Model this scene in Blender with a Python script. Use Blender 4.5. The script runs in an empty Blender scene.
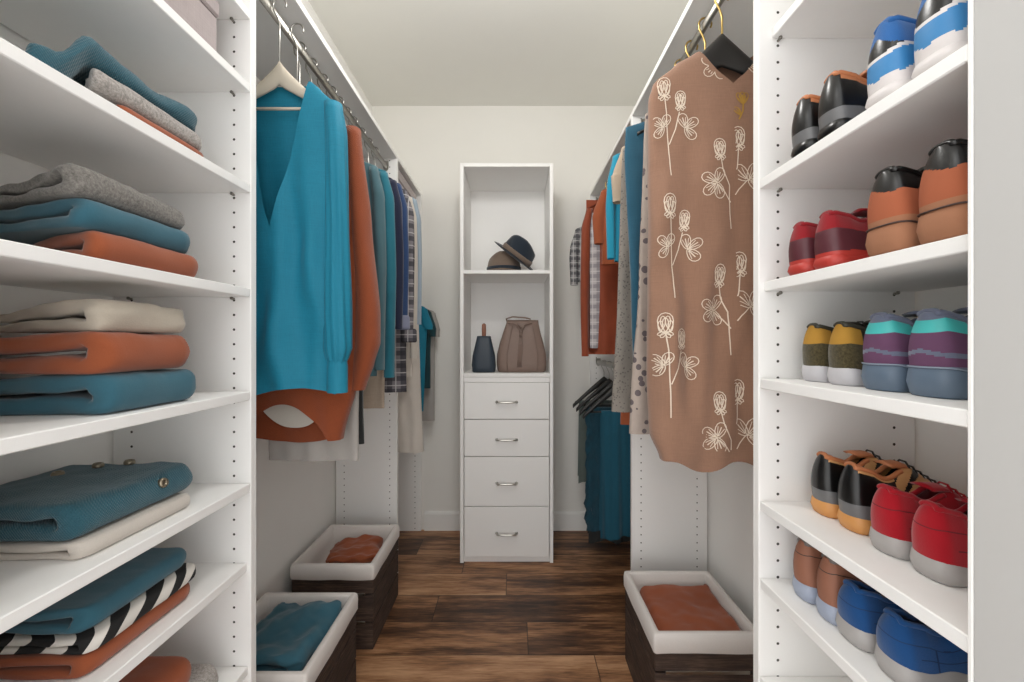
import bpy, bmesh, math, random
from math import sin, cos, pi, sqrt, floor
from mathutils import Vector, Matrix, noise
random.seed(7)
S = bpy.context.scene
COL = S.collection
H = 1.175; F = 410.0; CX = 514.0; CY = 341.0

# ------------------------------------------------------------------ camera, world, lamps, exposure
cam_d = bpy.data.cameras.new('camera'); cam = bpy.data.objects.new('camera', cam_d); COL.objects.link(cam)
cam.location = (0, 0, H); cam.rotation_euler = (pi/2, 0, 0)
cam_d.sensor_width = 36; cam_d.lens = F/1024*36; cam_d.shift_x = -2/1024; cam_d.clip_start = .01
S.camera = cam
w = bpy.data.worlds.new('world'); S.world = w; w.use_nodes = True
w.node_tree.nodes['Background'].inputs[0].default_value = (1.0, .995, .985, 1)
w.node_tree.nodes['Background'].inputs[1].default_value = 2.15
def lamp(name, loc, size, power, color):
    d = bpy.data.lights.new(name, 'POINT'); d.shadow_soft_size = size; d.energy = power; d.color = color
    o = bpy.data.objects.new(name, d); COL.objects.link(o); o.location = loc
lamp('ceiling_lamp', (-.08, 1.08, 2.26), .09, 14.5, (1, .985, .955))
lamp('ceiling_lamp', (-.45, -.10, 2.42), .11, 3.0, (1, .985, .955))
S.cycles.max_bounces = 16; S.cycles.diffuse_bounces = 12
S.view_settings.view_transform = 'Standard'; S.view_settings.look = 'None'
S.view_settings.gamma = 1; S.view_settings.use_curve_mapping = False
S.view_settings.exposure = 0.0

# ------------------------------------------------------------------ materials
def srgb(r, g, b):
    f = lambda c: (c/255/12.92) if c/255 <= .04045 else ((c/255+.055)/1.055)**2.4
    return (f(r), f(g), f(b), 1)
class NT:
    def __init__(s, name):
        s.m = bpy.data.materials.new(name); s.m.use_nodes = True
        s.t = s.m.node_tree; s.b = s.t.nodes['Principled BSDF']
    def n(s, typ, **kw):
        nd = s.t.nodes.new(typ)
        for k, v in kw.items():
            if k.startswith('i_'):
                key = k[2:]; key = int(key) if key.isdigit() else key.replace('_', ' ')
                sock = nd.inputs[key]
                if hasattr(v, 'is_output') or isinstance(v, bpy.types.NodeSocket): s.t.links.new(v, sock)
                else: sock.default_value = v
            else: setattr(nd, k, v)
        return nd
    def l(s, a, b): s.t.links.new(a, b)
    def math(s, op, a, b=None, c=None):
        nd = s.t.nodes.new('ShaderNodeMath'); nd.operation = op
        for i, v in enumerate((a, b, c)):
            if v is None: continue
            if isinstance(v, bpy.types.NodeSocket): s.l(v, nd.inputs[i])
            else: nd.inputs[i].default_value = v
        return nd.outputs[0]
    def mix(s, fac, a, b):
        nd = s.t.nodes.new('ShaderNodeMix'); nd.data_type = 'RGBA'
        for sock, v in ((nd.inputs['Factor'], fac), (nd.inputs['A'], a), (nd.inputs['B'], b)):
            pass
        ins = [nd.inputs[0], nd.inputs[6], nd.inputs[7]]
        for sock, v in zip(ins, (fac, a, b)):
            if isinstance(v, bpy.types.NodeSocket): s.l(v, sock)
            else: sock.default_value = v
        return nd.outputs[2]
    def obj(s):
        return s.n('ShaderNodeTexCoord').outputs['Object']
    def sep(s, v):
        nd = s.n('ShaderNodeSeparateXYZ'); s.l(v, nd.inputs[0]); return nd.outputs
    def noise(s, scale, vec=None, detail=4, rough=.6):
        nd = s.n('ShaderNodeTexNoise'); nd.inputs['Scale'].default_value = scale
        nd.inputs['Detail'].default_value = detail; nd.inputs['Roughness'].default_value = rough
        s.l(vec if vec is not None else s.obj(), nd.inputs['Vector']); return nd.outputs[0]
    def mapping(s, scale):
        nd = s.n('ShaderNodeMapping'); nd.inputs['Scale'].default_value = scale
        s.l(s.obj(), nd.inputs['Vector']); return nd.outputs[0]
    def bump(s, h, strength=.3, dist=.002):
        nd = s.n('ShaderNodeBump'); nd.inputs['Strength'].default_value = strength
        nd.inputs['Distance'].default_value = dist
        s.l(h, nd.inputs['Height']); s.l(nd.outputs[0], s.b.inputs['Normal'])
    def col(s, c):
        if isinstance(c, bpy.types.NodeSocket): s.l(c, s.b.inputs['Base Color'])
        else: s.b.inputs['Base Color'].default_value = c
    def ramp(s, fac, stops):
        nd = s.n('ShaderNodeValToRGB'); s.l(fac, nd.inputs[0]); e = nd.color_ramp.elements
        while len(e) < len(stops): e.new(.5)
        for el, (p, c) in zip(e, stops): el.position = p; el.color = c
        return nd.outputs[0]

def dark(c, k): return (c[0]*k, c[1]*k, c[2]*k, 1)
_cache = {}
def plain(name, c, rough=.5, metal=0, var=.08, scale=20, bump=0, bscale=300):
    key = (name,)
    if key in _cache: return _cache[key]
    M = NT(name); M.b.inputs['Roughness'].default_value = rough; M.b.inputs['Metallic'].default_value = metal
    M.col(M.mix(M.noise(scale), dark(c, 1-var), dark(c, 1+var)))
    if bump: M.bump(M.noise(bscale), bump, .001)
    _cache[key] = M.m; return M.m
def cloth(name, c, kind='fine', var=.14, rough=.92, sheen=.25):
    key = (name,)
    if key in _cache: return _cache[key]
    M = NT(name); M.b.inputs['Roughness'].default_value = rough
    M.b.inputs['Sheen Weight'].default_value = sheen; M.b.inputs['Sheen Roughness'].default_value = .5
    M.b.inputs['Specular IOR Level'].default_value = .2
    big = M.noise(14, detail=5)
    c1 = M.mix(big, dark(c, 1-var), dark(c, 1+var))
    if kind == 'fine':
        h = M.noise(420, detail=2); M.col(M.mix(M.math('MULTIPLY', h, .25), c1, dark(c, .55))); M.bump(h, .25, .001)
    elif kind == 'woven':
        x, y, z = M.sep(M.obj())
        a = M.noise(1, M.mapping((25, 25, 700)), 2); b = M.noise(1, M.mapping((700, 700, 25)), 2)
        h = M.math('ADD', a, b); M.col(M.mix(M.math('MULTIPLY', h, .4), dark(c, 1.35), dark(c, .62))); M.bump(h, .3, .001)
    elif kind == 'knit':
        x, y, z = M.sep(M.obj())
        t = M.math('ADD', M.math('MULTIPLY', x, .8), y)
        a = M.math('SINE', M.math('MULTIPLY', t, 1500)); b = M.math('SINE', M.math('MULTIPLY', M.math('ADD', z, M.math('MULTIPLY', x, .35)), 1300))
        h = M.math('ADD', M.math('MULTIPLY', M.math('MULTIPLY', a, b), .5), M.noise(350, detail=3))
        M.col(M.mix(M.math('MULTIPLY', M.noise(260, detail=3), .5), c1, dark(c, .45))); M.bump(h, .6, .0015)
    elif kind == 'melange':
        h = M.noise(230, detail=5, rough=.8)
        M.col(M.ramp(h, [(.3, dark(c, .45)), (.5, c), (.72, dark(c, 1.6))])); M.bump(h, .45, .0015)
    _cache[key] = M.m; return M.m
def plaid(name, base, d, lt, per=.06):
    M = NT(name); M.b.inputs['Roughness'].default_value = .9
    x, y, z = M.sep(M.obj())
    def band(v, p, wd, ph): return M.math('LESS_THAN', M.math('FRACT', M.math('ADD', M.math('DIVIDE', v, p), ph)), wd)
    c = M.mix(M.math('MULTIPLY', band(x, per, .38, .2), .75), base, d)
    c = M.mix(M.math('MULTIPLY', band(z, per, .38, .1), .75), c, d)
    c = M.mix(M.math('MULTIPLY', band(x, per, .08, .6), .8), c, lt)
    c = M.mix(M.math('MULTIPLY', band(z, per, .08, .5), .8), c, lt)
    M.col(M.mix(M.math('MULTIPLY', M.noise(400, detail=2), .3), c, dark(base, .5)))
    return M.m
def dotprint(name, base, dot, scale, th=.28, base2=None):
    M = NT(name); M.b.inputs['Roughness'].default_value = .9
    v = M.n('ShaderNodeTexVoronoi'); v.inputs['Scale'].default_value = scale; M.l(M.obj(), v.inputs['Vector'])
    fac = M.math('LESS_THAN', v.outputs['Distance'], M.math('MULTIPLY', M.noise(9), th*2))
    b = M.mix(M.noise(60), base, base2 or dark(base, .8))
    M.col(M.mix(fac, b, dot)); return M.m

WHITE = srgb(238, 237, 235)
def melamine(name, holes=False, c=WHITE):
    M = NT(name); M.b.inputs['Roughness'].default_value = .5; M.b.inputs['Specular IOR Level'].default_value = .35
    a = M.noise(1, M.mapping((40, 40, 900)), 3); b = M.noise(1, M.mapping((900, 900, 40)), 3)
    g = M.math('MULTIPLY', M.math('ADD', a, b), .5)
    base = M.mix(g, dark(c, .96), dark(c, 1.03))
    if holes:
        x, y, z = M.sep(M.obj()); ax = M.math('ABSOLUTE', x)
        d1 = M.math('SUBTRACT', ax, .037); d2 = M.math('SUBTRACT', ax, .261)
        dx = M.math('MINIMUM', M.math('ABSOLUTE', d1), M.math('ABSOLUTE', d2))
        dz = M.math('MULTIPLY', M.math('SUBTRACT', M.math('FRACT', M.math('DIVIDE', z, .032)), .5), .032)
        r = M.math('SQRT', M.math('ADD', M.math('MULTIPLY', dx, dx), M.math('MULTIPLY', dz, dz)))
        base = M.mix(M.math('LESS_THAN', r, .0027), base, srgb(58, 55, 50))
    M.col(base); M.bump(g, .08, .0005); return M.m
MEL = melamine('white_melamine'); MELH = melamine('white_melamine_drilled', True)
def paint(name, c):
    M = NT(name); M.b.inputs['Roughness'].default_value = .8
    M.col(M.mix(M.noise(5), dark(c, .975), dark(c, 1.02))); M.bump(M.noise(160, detail=3), .06, .001); return M.m
WALL = paint('wall_paint', srgb(228, 226, 221)); WALLS = paint('side_wall_paint_lifted', srgb(241, 240, 237)); CEIL = paint('ceiling_paint', srgb(222, 221, 216))  # side walls: wall tone lightened to make up for the weak light under the clothes
ENTRY = paint('entry_paint_dimmed', srgb(188, 187, 185)); TRIM = paint('trim_paint', srgb(232, 231, 228))  # entry wall: tone darkened in the colour to offset strong light near the opening
CHROME = plain('brushed_metal', srgb(190, 188, 182), .28, 1, .05)
STEEL = plain('rod_metal', srgb(165, 162, 155), .35, 1, .05)
GOLD = plain('brass_metal', srgb(205, 175, 110), .35, 1, .05)
BLACKP = plain('black_plastic', srgb(38, 37, 36), .45)
DARKMETAL = plain('dark_pin_metal', srgb(130, 126, 118), .4, .6)

def wood_floor():
    M = NT('walnut_planks'); x, y, z = M.sep(M.obj())
    yy = M.math('DIVIDE', M.math('SUBTRACT', y, 1.714-.18*12), .18); row = M.math('FLOOR', yy); fy = M.math('FRACT', yy)
    wn = M.n('ShaderNodeTexWhiteNoise', noise_dimensions='1D'); M.l(row, wn.inputs['W'])
    xs = M.math('DIVIDE', M.math('ADD', x, M.math('MULTIPLY', wn.outputs[0], 3.1)), 1.22)
    pid = M.math('ADD', M.math('FLOOR', xs), M.math('MULTIPLY', row, 7.3)); fx = M.math('FRACT', xs)
    wn2 = M.n('ShaderNodeTexWhiteNoise', noise_dimensions='1D'); M.l(pid, wn2.inputs['W'])
    cv = M.n('ShaderNodeCombineXYZ'); M.l(M.math('MULTIPLY', x, 3.2), cv.inputs[0]); M.l(M.math('MULTIPLY', y, 26), cv.inputs[1])
    M.l(M.math('MULTIPLY', wn2.outputs[0], 40), cv.inputs[2])
    g1 = M.noise(1.0, cv.outputs[0], 8, .65)
    cv2 = M.n('ShaderNodeCombineXYZ'); M.l(M.math('MULTIPLY', x, 1.6), cv2.inputs[0]); M.l(M.math('MULTIPLY', y, 7), cv2.inputs[1]); M.l(pid, cv2.inputs[2])
    g2 = M.noise(1.0, cv2.outputs[0], 4, .6)
    cv3 = M.n('ShaderNodeCombineXYZ'); M.l(M.math('MULTIPLY', x, 14), cv3.inputs[0]); M.l(M.math('MULTIPLY', y, 220), cv3.inputs[1]); M.l(pid, cv3.inputs[2])
    g3 = M.noise(1.0, cv3.outputs[0], 3, .6)
    v = M.math('ADD', M.math('ADD', M.math('MULTIPLY', g1, .55), M.math('MULTIPLY', g2, .45)), M.math('MULTIPLY', M.math('SUBTRACT', wn2.outputs[0], .5), .10))
    v = M.math('ADD', v, M.math('MULTIPLY', M.math('SUBTRACT', g3, .5), .26))
    c = M.ramp(v, [(.34, srgb(48, 29, 19)), (.45, srgb(100, 67, 44)), (.54, srgb(156, 112, 78)), (.68, srgb(200, 156, 118))])
    e = M.math('MINIMUM', M.math('MINIMUM', fy, M.math('SUBTRACT', 1, fy)), M.math('MULTIPLY', M.math('MINIMUM', fx, M.math('SUBTRACT', 1, fx)), 6.8))
    gap = M.math('LESS_THAN', e, .012)
    M.col(M.mix(M.math('MULTIPLY', gap, .7), c, srgb(30, 20, 14))); M.b.inputs['Roughness'].default_value = .42
    M.bump(M.math('SUBTRACT', M.math('MULTIPLY', g1, .3), gap), .3, .0015); return M.m
def crate_wood():
    M = NT('dark_crate_wood')
    g = M.noise(1, M.mapping((14, 14, 190)), 6, .7); g2 = M.noise(9, detail=3)
    v = M.math('ADD', M.math('MULTIPLY', g, .7), M.math('MULTIPLY', g2, .3))
    M.col(M.ramp(v, [(.34, srgb(30, 22, 18)), (.5, srgb(62, 46, 38)), (.66, srgb(100, 80, 66))]))
    M.b.inputs['Roughness'].default_value = .7; M.bump(g, .5, .002); return M.m
FLOORM = wood_floor(); CRATE = crate_wood()

# ------------------------------------------------------------------ object helpers
def tag(o, label=None, cat=None, group=None, kind=None):
    if label: o['label'] = label
    if cat: o['category'] = cat
    if group: o['group'] = group
    if kind: o['kind'] = kind
    return o
def thing(name, label, cat, loc, group=None, rot=(0, 0, 0)):
    o = bpy.data.objects.new(name, None); COL.objects.link(o); o.empty_display_size = .05
    o.location = loc; o.rotation_euler = rot
    return tag(o, label, cat, group)
def link(name, bm, mats, parent=None, loc=(0, 0, 0), smooth=True, rot=(0, 0, 0)):
    me = bpy.data.meshes.new(name)
    bmesh.ops.recalc_face_normals(bm, faces=bm.faces[:])
    bm.to_mesh(me); bm.free()
    for m in (mats if isinstance(mats, (list, tuple)) else [mats]): me.materials.append(m)
    if smooth:
        for p in me.polygons: p.use_smooth = True
    o = bpy.data.objects.new(name, me); COL.objects.link(o); o.location = loc; o.rotation_euler = rot
    if parent: o.parent = parent
    return o
def bbox(bm, x0, x1, y0, y1, z0, z1, bev=.0015, mi=0, seg=1):
    vs = [bm.verts.new((x, y, z)) for x in (x0, x1) for y in (y0, y1) for z in (z0, z1)]
    fs = [bm.faces.new([vs[i] for i in q]) for q in ((0, 1, 3, 2), (4, 6, 7, 5), (0, 4, 5, 1), (2, 3, 7, 6), (0, 2, 6, 4), (1, 5, 7, 3))]
    for f in fs: f.material_index = mi
    bmesh.ops.recalc_face_normals(bm, faces=fs)
    if bev > 0:
        es = list({e for f in fs for e in f.edges})
        r = bmesh.ops.bevel(bm, geom=es, offset=bev, segments=seg, affect='EDGES', profile=.5)
        for f in r['faces']: f.material_index = mi
    return vs
def box(name, mat, parent, x0, x1, y0, y1, z0, z1, bev=.0015):
    """world-coordinate box; when parented its origin is the box's own lower corner"""
    bm = bmesh.new(); bbox(bm, 0, x1-x0, 0, y1-y0, 0, z1-z0, bev)
    p = parent.location if parent else Vector()
    return link(name, bm, mat, parent, (x0-p.x, y0-p.y, z0-p.z), smooth=False)
def loft(bm, rings, closed=True, cap0=False, cap1=False, mi=0):
    R = [[bm.verts.new(p) for p in r] for r in rings]; n = len(R[0])
    for i in range(len(R)-1):
        for j in range(n if closed else n-1):
            k = (j+1) % n
            f = bm.faces.new((R[i][j], R[i][k], R[i+1][k], R[i+1][j])); f.material_index = mi
    if cap0: bm.faces.new(R[0][::-1]).material_index = mi
    if cap1: bm.faces.new(R[-1]).material_index = mi
    return R
def tube(bm, pts, rad, n=8, mi=0, flat=1.0):
    pts = [Vector(p) for p in pts]; rings = []; up = None
    rads = rad if isinstance(rad, (list, tuple)) else [rad]*len(pts)
    for i, p in enumerate(pts):
        t = (pts[min(i+1, len(pts)-1)] - pts[max(i-1, 0)]).normalized()
        if up is None: up = t.orthogonal().normalized()
        up = (up - t*up.dot(t)).normalized(); s = t.cross(up)
        rings.append([p + up*rads[i]*cos(2*pi*k/n) + s*rads[i]*flat*sin(2*pi*k/n) for k in range(n)])
    loft(bm, rings, cap0=True, cap1=True, mi=mi)
def lerp_tab(tab, z):
    """tab sorted descending in first column -> smooth interpolation of remaining columns"""
    if z >= tab[0][0]: return tab[0][1:]
    if z <= tab[-1][0]: return tab[-1][1:]
    for a, b in zip(tab, tab[1:]):
        if b[0] <= z <= a[0]:
            t = (a[0]-z)/(a[0]-b[0]) if a[0] != b[0] else 0
            t = t*t*(3-2*t)*.5+t*.5
            return tuple(u+(v-u)*t for u, v in zip(a[1:], b[1:]))
def nz(x, y, z, s=1.0): return noise.noise(Vector((x*s, y*s, z*s)))

# ------------------------------------------------------------------ the room
XL, XR, YW, ZC = -.885, .782, 2.555, 2.64
FL, FR = -.5755, .4715           # aisle faces of the left and right closet fittings
YB = -.12
tag(box('floor', FLOORM, None, XL-.1, XR+.1, YB, YW+.1, -.05, 0, 0), kind='structure')
bpy.data.objects['floor'].location = (0, 0, 0)
me = bpy.data.objects['floor'].data
for v in me.vertices: v.co += Vector((XL-.1, YB, -.05))
tag(box('ceiling', CEIL, None, XL-.1, XR+.1, YB, YW+.1, ZC, ZC+.05, 0), kind='structure')
tag(box('wall_back', WALL, None, XL-.1, XR+.1, YW, YW+.1, 0, ZC, 0), kind='structure')
tag(box('wall_left', WALLS, None, XL-.1, XL, YB, YW, 0, ZC, 0), kind='structure')
tag(box('wall_right', WALLS, None, XR, XR+.1, YB, YW, 0, ZC, 0), kind='structure')
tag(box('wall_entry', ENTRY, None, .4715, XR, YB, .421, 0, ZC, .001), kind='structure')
def baseboard(x0, x1):
    bm = bmesh.new(); prof = [(0, 0), (-.016, 0), (-.016, .100), (-.012, .108), (-.006, .112), (0, .116)]
    loft(bm, [[(x, YW+py, pz) for py, pz in prof] for x in (x0, x1)], cap0=True, cap1=True)
    tag(link('baseboard_back', bm, TRIM, smooth=False), kind='structure')
baseboard(-.5555, .4515)

# ------------------------------------------------------------------ cabinetry
T = .019
def side_panel(root, side, y0, z1=2.093, z0=0.0, depth=.302, name='side_panel', T=T):
    """drilled panel; local x=0 is its aisle edge so the hole rows stay with it"""
    xf = FL if side < 0 else FR; bm = bmesh.new()
    bbox(bm, min(0, side*depth), max(0, side*depth), 0, T, 0, z1-z0, .0012)
    p = root.location if root else Vector()
    return link(name, bm, MELH, root, (xf-p.x, y0-p.y, z0-p.z), smooth=False)
def pins(root, side, zb, y0, y1, xs=(.037, .261)):
    xf = FL if side < 0 else FR; p = root.location
    for xo in xs:
        for yy, d in ((y1, -1),):
            bm = bmesh.new(); tube(bm, [(0, 0, 0), (0, d*.007, 0)], .0024, 8)
            tube(bm, [(0, d*.007, .001), (0, d*.009, .001)], .0034, 8)
            link('shelf_pin', bm, DARKMETAL, root, (xf+side*xo-p.x, yy-p.y, zb-.004-p.z))
def shelf_unit(side, y0, y1, shelves, label, ztop=2.093):
    xf = FL if side < 0 else FR; xb = xf+side*.302
    r = thing('shelving_unit', label, 'shelving unit', (xf+side*.15, (y0+y1)/2, 0))
    side_panel(r, side, y1)
    if side > 0: side_panel(r, side, y0-.0055, T=.0055)
    else: side_panel(r, side, y0-T)
    for zb, inset in shelves:
        a, b = sorted((xf+side*inset, xb)); box('shelf', MEL, r, a, b, y0+.0005, y1-.0005, zb, zb+T)
        pins(r, side, zb, y0, y1)
    a, b = sorted((xf, xb)); box('top_shelf', MEL, r, a, b, y0+.0005, y1-.0005, ztop-T, ztop)
    box('toe_kick', MEL, r, *sorted((xf+side*.03, xf+side*.045)), y0+.0005, y1-.0005, 0, .06)
    return r
YLP, YRP = .897, .790            # camera-facing faces of the near dividing panels
LS = [(.06, .004), (.445, .006), (.671, .008), (.845, .001), (1.046, .001), (1.271, .001), (1.498, .001), (1.718, .001), (1.877, .001)]
RS = [(.06, .004), (.511, .002), (.699, .002), (.848, .002), (1.084, .002), (1.270, .010), (1.467, .001), (1.757, .024), (1.93, .002)]
shelf_unit(-1, .420, YLP, LS, 'tall white shelving unit on the left holding the folded clothes')
shelf_unit(1, .427, YRP, RS, 'tall white shelving unit on the right holding the shoes')
LT = [z+T for z, _ in LS]; RT = [z+T for z, _ in RS]
YLF, YRF = 2.02, 1.64            # camera-facing faces of the far dividing panels
def partition(side, y, label):
    r = thing('partition_panel', label, 'panel', ((FL if side < 0 else FR)+side*.15, y+T/2, 0)); side_panel(r, side, y, name='panel'); return r
partition(-1, YLF, 'tall white drilled panel on the left beyond the two crates')
partition(1, YRF, 'tall white drilled panel on the right behind the crate of rust cloth')
# corner unit in the far left: shelves against the back wall
r = thing('corner_shelves', 'narrow white corner shelves in the far left corner by the back wall', 'shelving unit', (FL-.15, 2.3, 0))
side_panel(r, -1, YW-T-.0005)
for zb in (1.829, 1.581):
    box('shelf', MEL, r, XL+.003, FL-.001, YLF+T+.001, YW-T-.001, zb, zb+T)
    pins(r, -1, zb, YLF+T+.001, YW-T-.001)
r = thing('partition_panel', 'white drilled end panel on the right flat against the back wall', 'panel', (FR+.15, YW-T, 0)); side_panel(r, 1, YW-T-.0005, name='panel')
def top_shelf(side, ya, yb, label):
    xf = FL if side < 0 else FR
    o = box('top_shelf', MEL, None, *sorted((xf, xf+side*.302)), ya, yb, 2.074, 2.093)
    tag(o, label, 'shelf', 'long top shelves over the hanging clothes')
top_shelf(-1, YLP+T+.001, YLF-.001, 'long white top shelf over the left hanging rod')
top_shelf(-1, YLF+T+.001, YW-T-.002, 'short white top shelf in the far left corner')
top_shelf(1, YRP+T+.001, YRF-.001, 'white top shelf over the floral dress on the right')
top_shelf(1, YRF+T+.001, YW-T-.002, 'white top shelf over the rust jacket in the far right corner')
RLX, RRX, RZ = -.63, .52, 2.035
def rod(x, z, ya, yb, label, mat=STEEL):
    r = thing('hanging_rod', label, 'rod', (x, ya, z-.02), 'hanging rods')
    bm = bmesh.new(); n = 20
    ring = lambda y: [(.0075*cos(2*pi*k/n), y, .02+.015*sin(2*pi*k/n)) for k in range(n)]
    loft(bm, [ring(.002), ring(yb-ya-.002)], cap0=True, cap1=True); link('rod', bm, mat, r)
    for yy in (.0005, yb-ya-.0065):
        bm = bmesh.new(); m = 18
        pr = [(.014*cos(pi+pi*k/m), .018+.022*sin(pi+pi*k/m)) for k in range(m+1)] + [(.014, .045), (-.014, .045)]
        loft(bm, [[(px, yy, pz) for px, pz in pr], [(px, yy+.006, pz) for px, pz in pr]], cap0=True, cap1=True)
        link('bracket', bm, CHROME, r, smooth=False)
rod(RLX, RZ, YLP+T, YLF, 'metal rod on the left carrying the turquoise blouse and shirts')
rod(RRX, RZ, YRP+T, YRF, 'metal rod on the right carrying the floral dress')
rod(RRX, RZ, YRF+T, YW-T, 'upper metal rod in the far right corner carrying the rust jacket')
rod(RLX, 1.535, YLF+T, YW-T, 'low metal rod in the far left corner below the shelves')
rod(RRX, 1.045, YRF+T, YW-T, 'low metal rod in the far right corner carrying the trousers')

# tower with drawers
def tower():
    s = 189.0; x0, x1 = (460-CX)/s, (553.3-CX)/s; y0 = 2.17; y1 = YW-.017
    zz = lambda py: H+(CY-py)/s
    top = zz(163)
    r = thing('drawer_tower', 'tall narrow white tower of open shelves over four drawers, against the back wall', 'cabinet', ((x0+x1)/2, (y0+y1)/2, 0))
    box('side_panel', MEL, r, x0, x0+T, y0, y1, 0, top); box('side_panel', MEL, r, x1-T, x1, y0, y1, 0, top)
    a, b = x0+T+.0005, x1-T-.0005
    box('top_panel', MEL, r, a, b, y0, y1-.007, top-T, top)
    box('back_panel', MEL, r, a, b, y1-.006, y1, .02, top, .0005)
    for py in (270, 373.5):
        z = zz(py); box('shelf', MEL, r, a, b, y0+.001, y1-.007, z-T, z)
    box('toe_kick', MEL, r, a, b, y0+.012, y0+.03, 0, zz(557.5))
    box('crossbar', MEL, r, a, b, y0+.003, y0+.02, zz(382.2), zz(377.3))
    for (ya, yb, hy) in ((382.6, 419.0, 402), (419.8, 456.2, 439.5), (457.0, 506.0, 483), (506.8, 557.0, 533)):
        zt, zb = zz(ya), zz(yb)
        d = box('drawer', MEL, r, a+.003, b-.003, y0-.002, y0+.30, zb, zt, .0018)
        bm = bmesh.new(); hw = .052; n = 12; pts = []
        zc = zz(hy)-zb; xc = (b-a-.006)/2
        pts = [(xc-hw, 0, zc), (xc-hw, -.012, zc), (xc-hw+.002, -.018, zc), (xc-hw+.008, -.022, zc), (xc-hw*.5, -.0235, zc), (xc, -.024, zc), (xc+hw*.5, -.0235, zc), (xc+hw-.008, -.022, zc), (xc+hw-.002, -.018, zc), (xc+hw, -.012, zc), (xc+hw, 0, zc)]
        tube(bm, pts, .0048, 8)
        for sx in (-1, 1): tube(bm, [(xc+sx*hw, .0, zc), (xc+sx*hw, -.004, zc)], .008, 10)
        link('handle', bm, CHROME, d)
    return r, a, b, y0, y1, zz(270), zz(373.5)
TW, ta, tb, ty0, ty1, zhat, zbag = tower()

# ------------------------------------------------------------------ folded clothes
def folded(label, mat, x_front, x_back, y0, y1, z0, th, name='folded_sweater', cat='sweater', group='folded clothes on the left shelves',
           side=-1, rot=0, seed=0, amp=.004, gap=.24, lift=0, sag=.25, stripes=None, tilt=0, bulge=0, tiltx=0, slant=0, droop=0):
    """garment folded once: layers joined by a soft fold at the aisle edge, open towards the wall"""
    L = abs(x_back-x_front); W = y1-y0; R = th/2
    root = thing(name, label, cat, (x_front+side*L/2, (y0+y1)/2, z0), group, (0, 0, rot))
    prof = []
    nL = 26; na = 12
    for k in range(nL+1): prof.append((L-(L-R)*k/nL, 0, 'o'))
    for k in range(1, na):
        a = pi*k/na; prof.append((R-R*abs(sin(a))**.75, R-R*(cos(a)), 'o'))
    for k in range(nL+1): prof.append((R+(L-R)*k/nL, th, 'o'))
    g = th*gap
    e0 = R*1.05
    def gg(u): q = (u-e0)/(L-e0); return g*(.30+.70*math.exp(-q*q*60)+.35*q)
    for k in range(nL+1): u = L-.003-(L-.003-e0)*k/nL; prof.append((u, R+gg(u)/2, 'i'))
    for k in range(1, na):
        a = pi*k/na; prof.append((e0-g*.7*sin(a), R+g/2*cos(a), 'i'))
    for k in range(nL+1): u = e0+(L-.003-e0)*k/nL; prof.append((u, R-gg(u)/2, 'i'))
    n = len(prof); P = [Vector((p[0], p[1])) for p in prof]; nor = []
    for i in range(n):
        d = P[(i+1) % n]-P[i-1]
        if d.length < 1e-9: d = Vector((1, 0))
        d.normalize(); nor.append(Vector((d.y, -d.x)))
    area = sum(P[i].x*P[(i+1) % n].y-P[(i+1) % n].x*P[i].y for i in range(n))
    if area < 0: nor = [-v for v in nor]
    half = (R-g/2)/2; r = half*.88; ny = 26
    ss = [0, .03, .12, .3, .6, 1.0]
    cr = max(.022, r*1.2); ss2 = [q for q in (.16, .35, .6, 1.0) if cr*q > r*1.05]
    ea = [r*k for k in ss]+[cr*q for q in ss2]
    ys = ea+[cr+(W-2*cr)*k/ny for k in range(1, ny)]+[W-v for v in ea[::-1]]
    rings = []
    for y in ys:
        d = min(y, W-y); off = r*(1-sqrt(max(0, 1-(1-min(1, d/r))**2))); ring = []
        for i in range(n):
            p = P[i]-nor[i]*off*.92
            u, z = p.x, p.y
            dc = max(0, 1-d/cr); u += cr*.8*(1-sqrt(max(0, 1-dc*dc)))*max(0, 1-u/(L*.5))
            k = u/L
            zz = z*(1-sag*k*k)
            xw = side*(u-L/2); yw = y-W/2
            yw += slant*k*(.5-yw/W) + (.010*nz(seed*2.0+(1 if z > R else 0)*9, k*2, 0)*(.5-yw/W))
            m = min(1, z/(th*.5))
            zz += m*amp*(nz(xw+seed*3.1, yw, 0, 9)*1.6+nz(xw, yw+seed*5, 3, 26)*.7+nz(xw*.5, yw*1.6+seed*5, 8, 60)*.22)
            zz += m*bulge*math.exp(-((yw+W*.3)/(W*.16))**2)
            zz += tilt*yw/W + tiltx*k + lift
            if droop: q = max(0, min(1, (.078-y)/.05)); zz = max(zz, .0006)-droop*q*q*(3-2*q)
            xw += amp*1.3*nz(yw+seed, z*2, seed, 14)
            yw += amp*1.2*nz(xw*1.5, z*4+seed, seed, 14)
            ring.append((xw, yw, max(zz, .0006 if not (tilt or droop) else -1)))
        rings.append(ring)
    bm = bmesh.new(); RV = loft(bm, rings); h_ = n//2
    for ring in (RV[0], RV[-1]):
        for k in range(h_-1): bm.faces.new((ring[k], ring[k+1], ring[n-2-k], ring[n-1-k]))
    link('knit_body', bm, mat, root)
    return root

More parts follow.
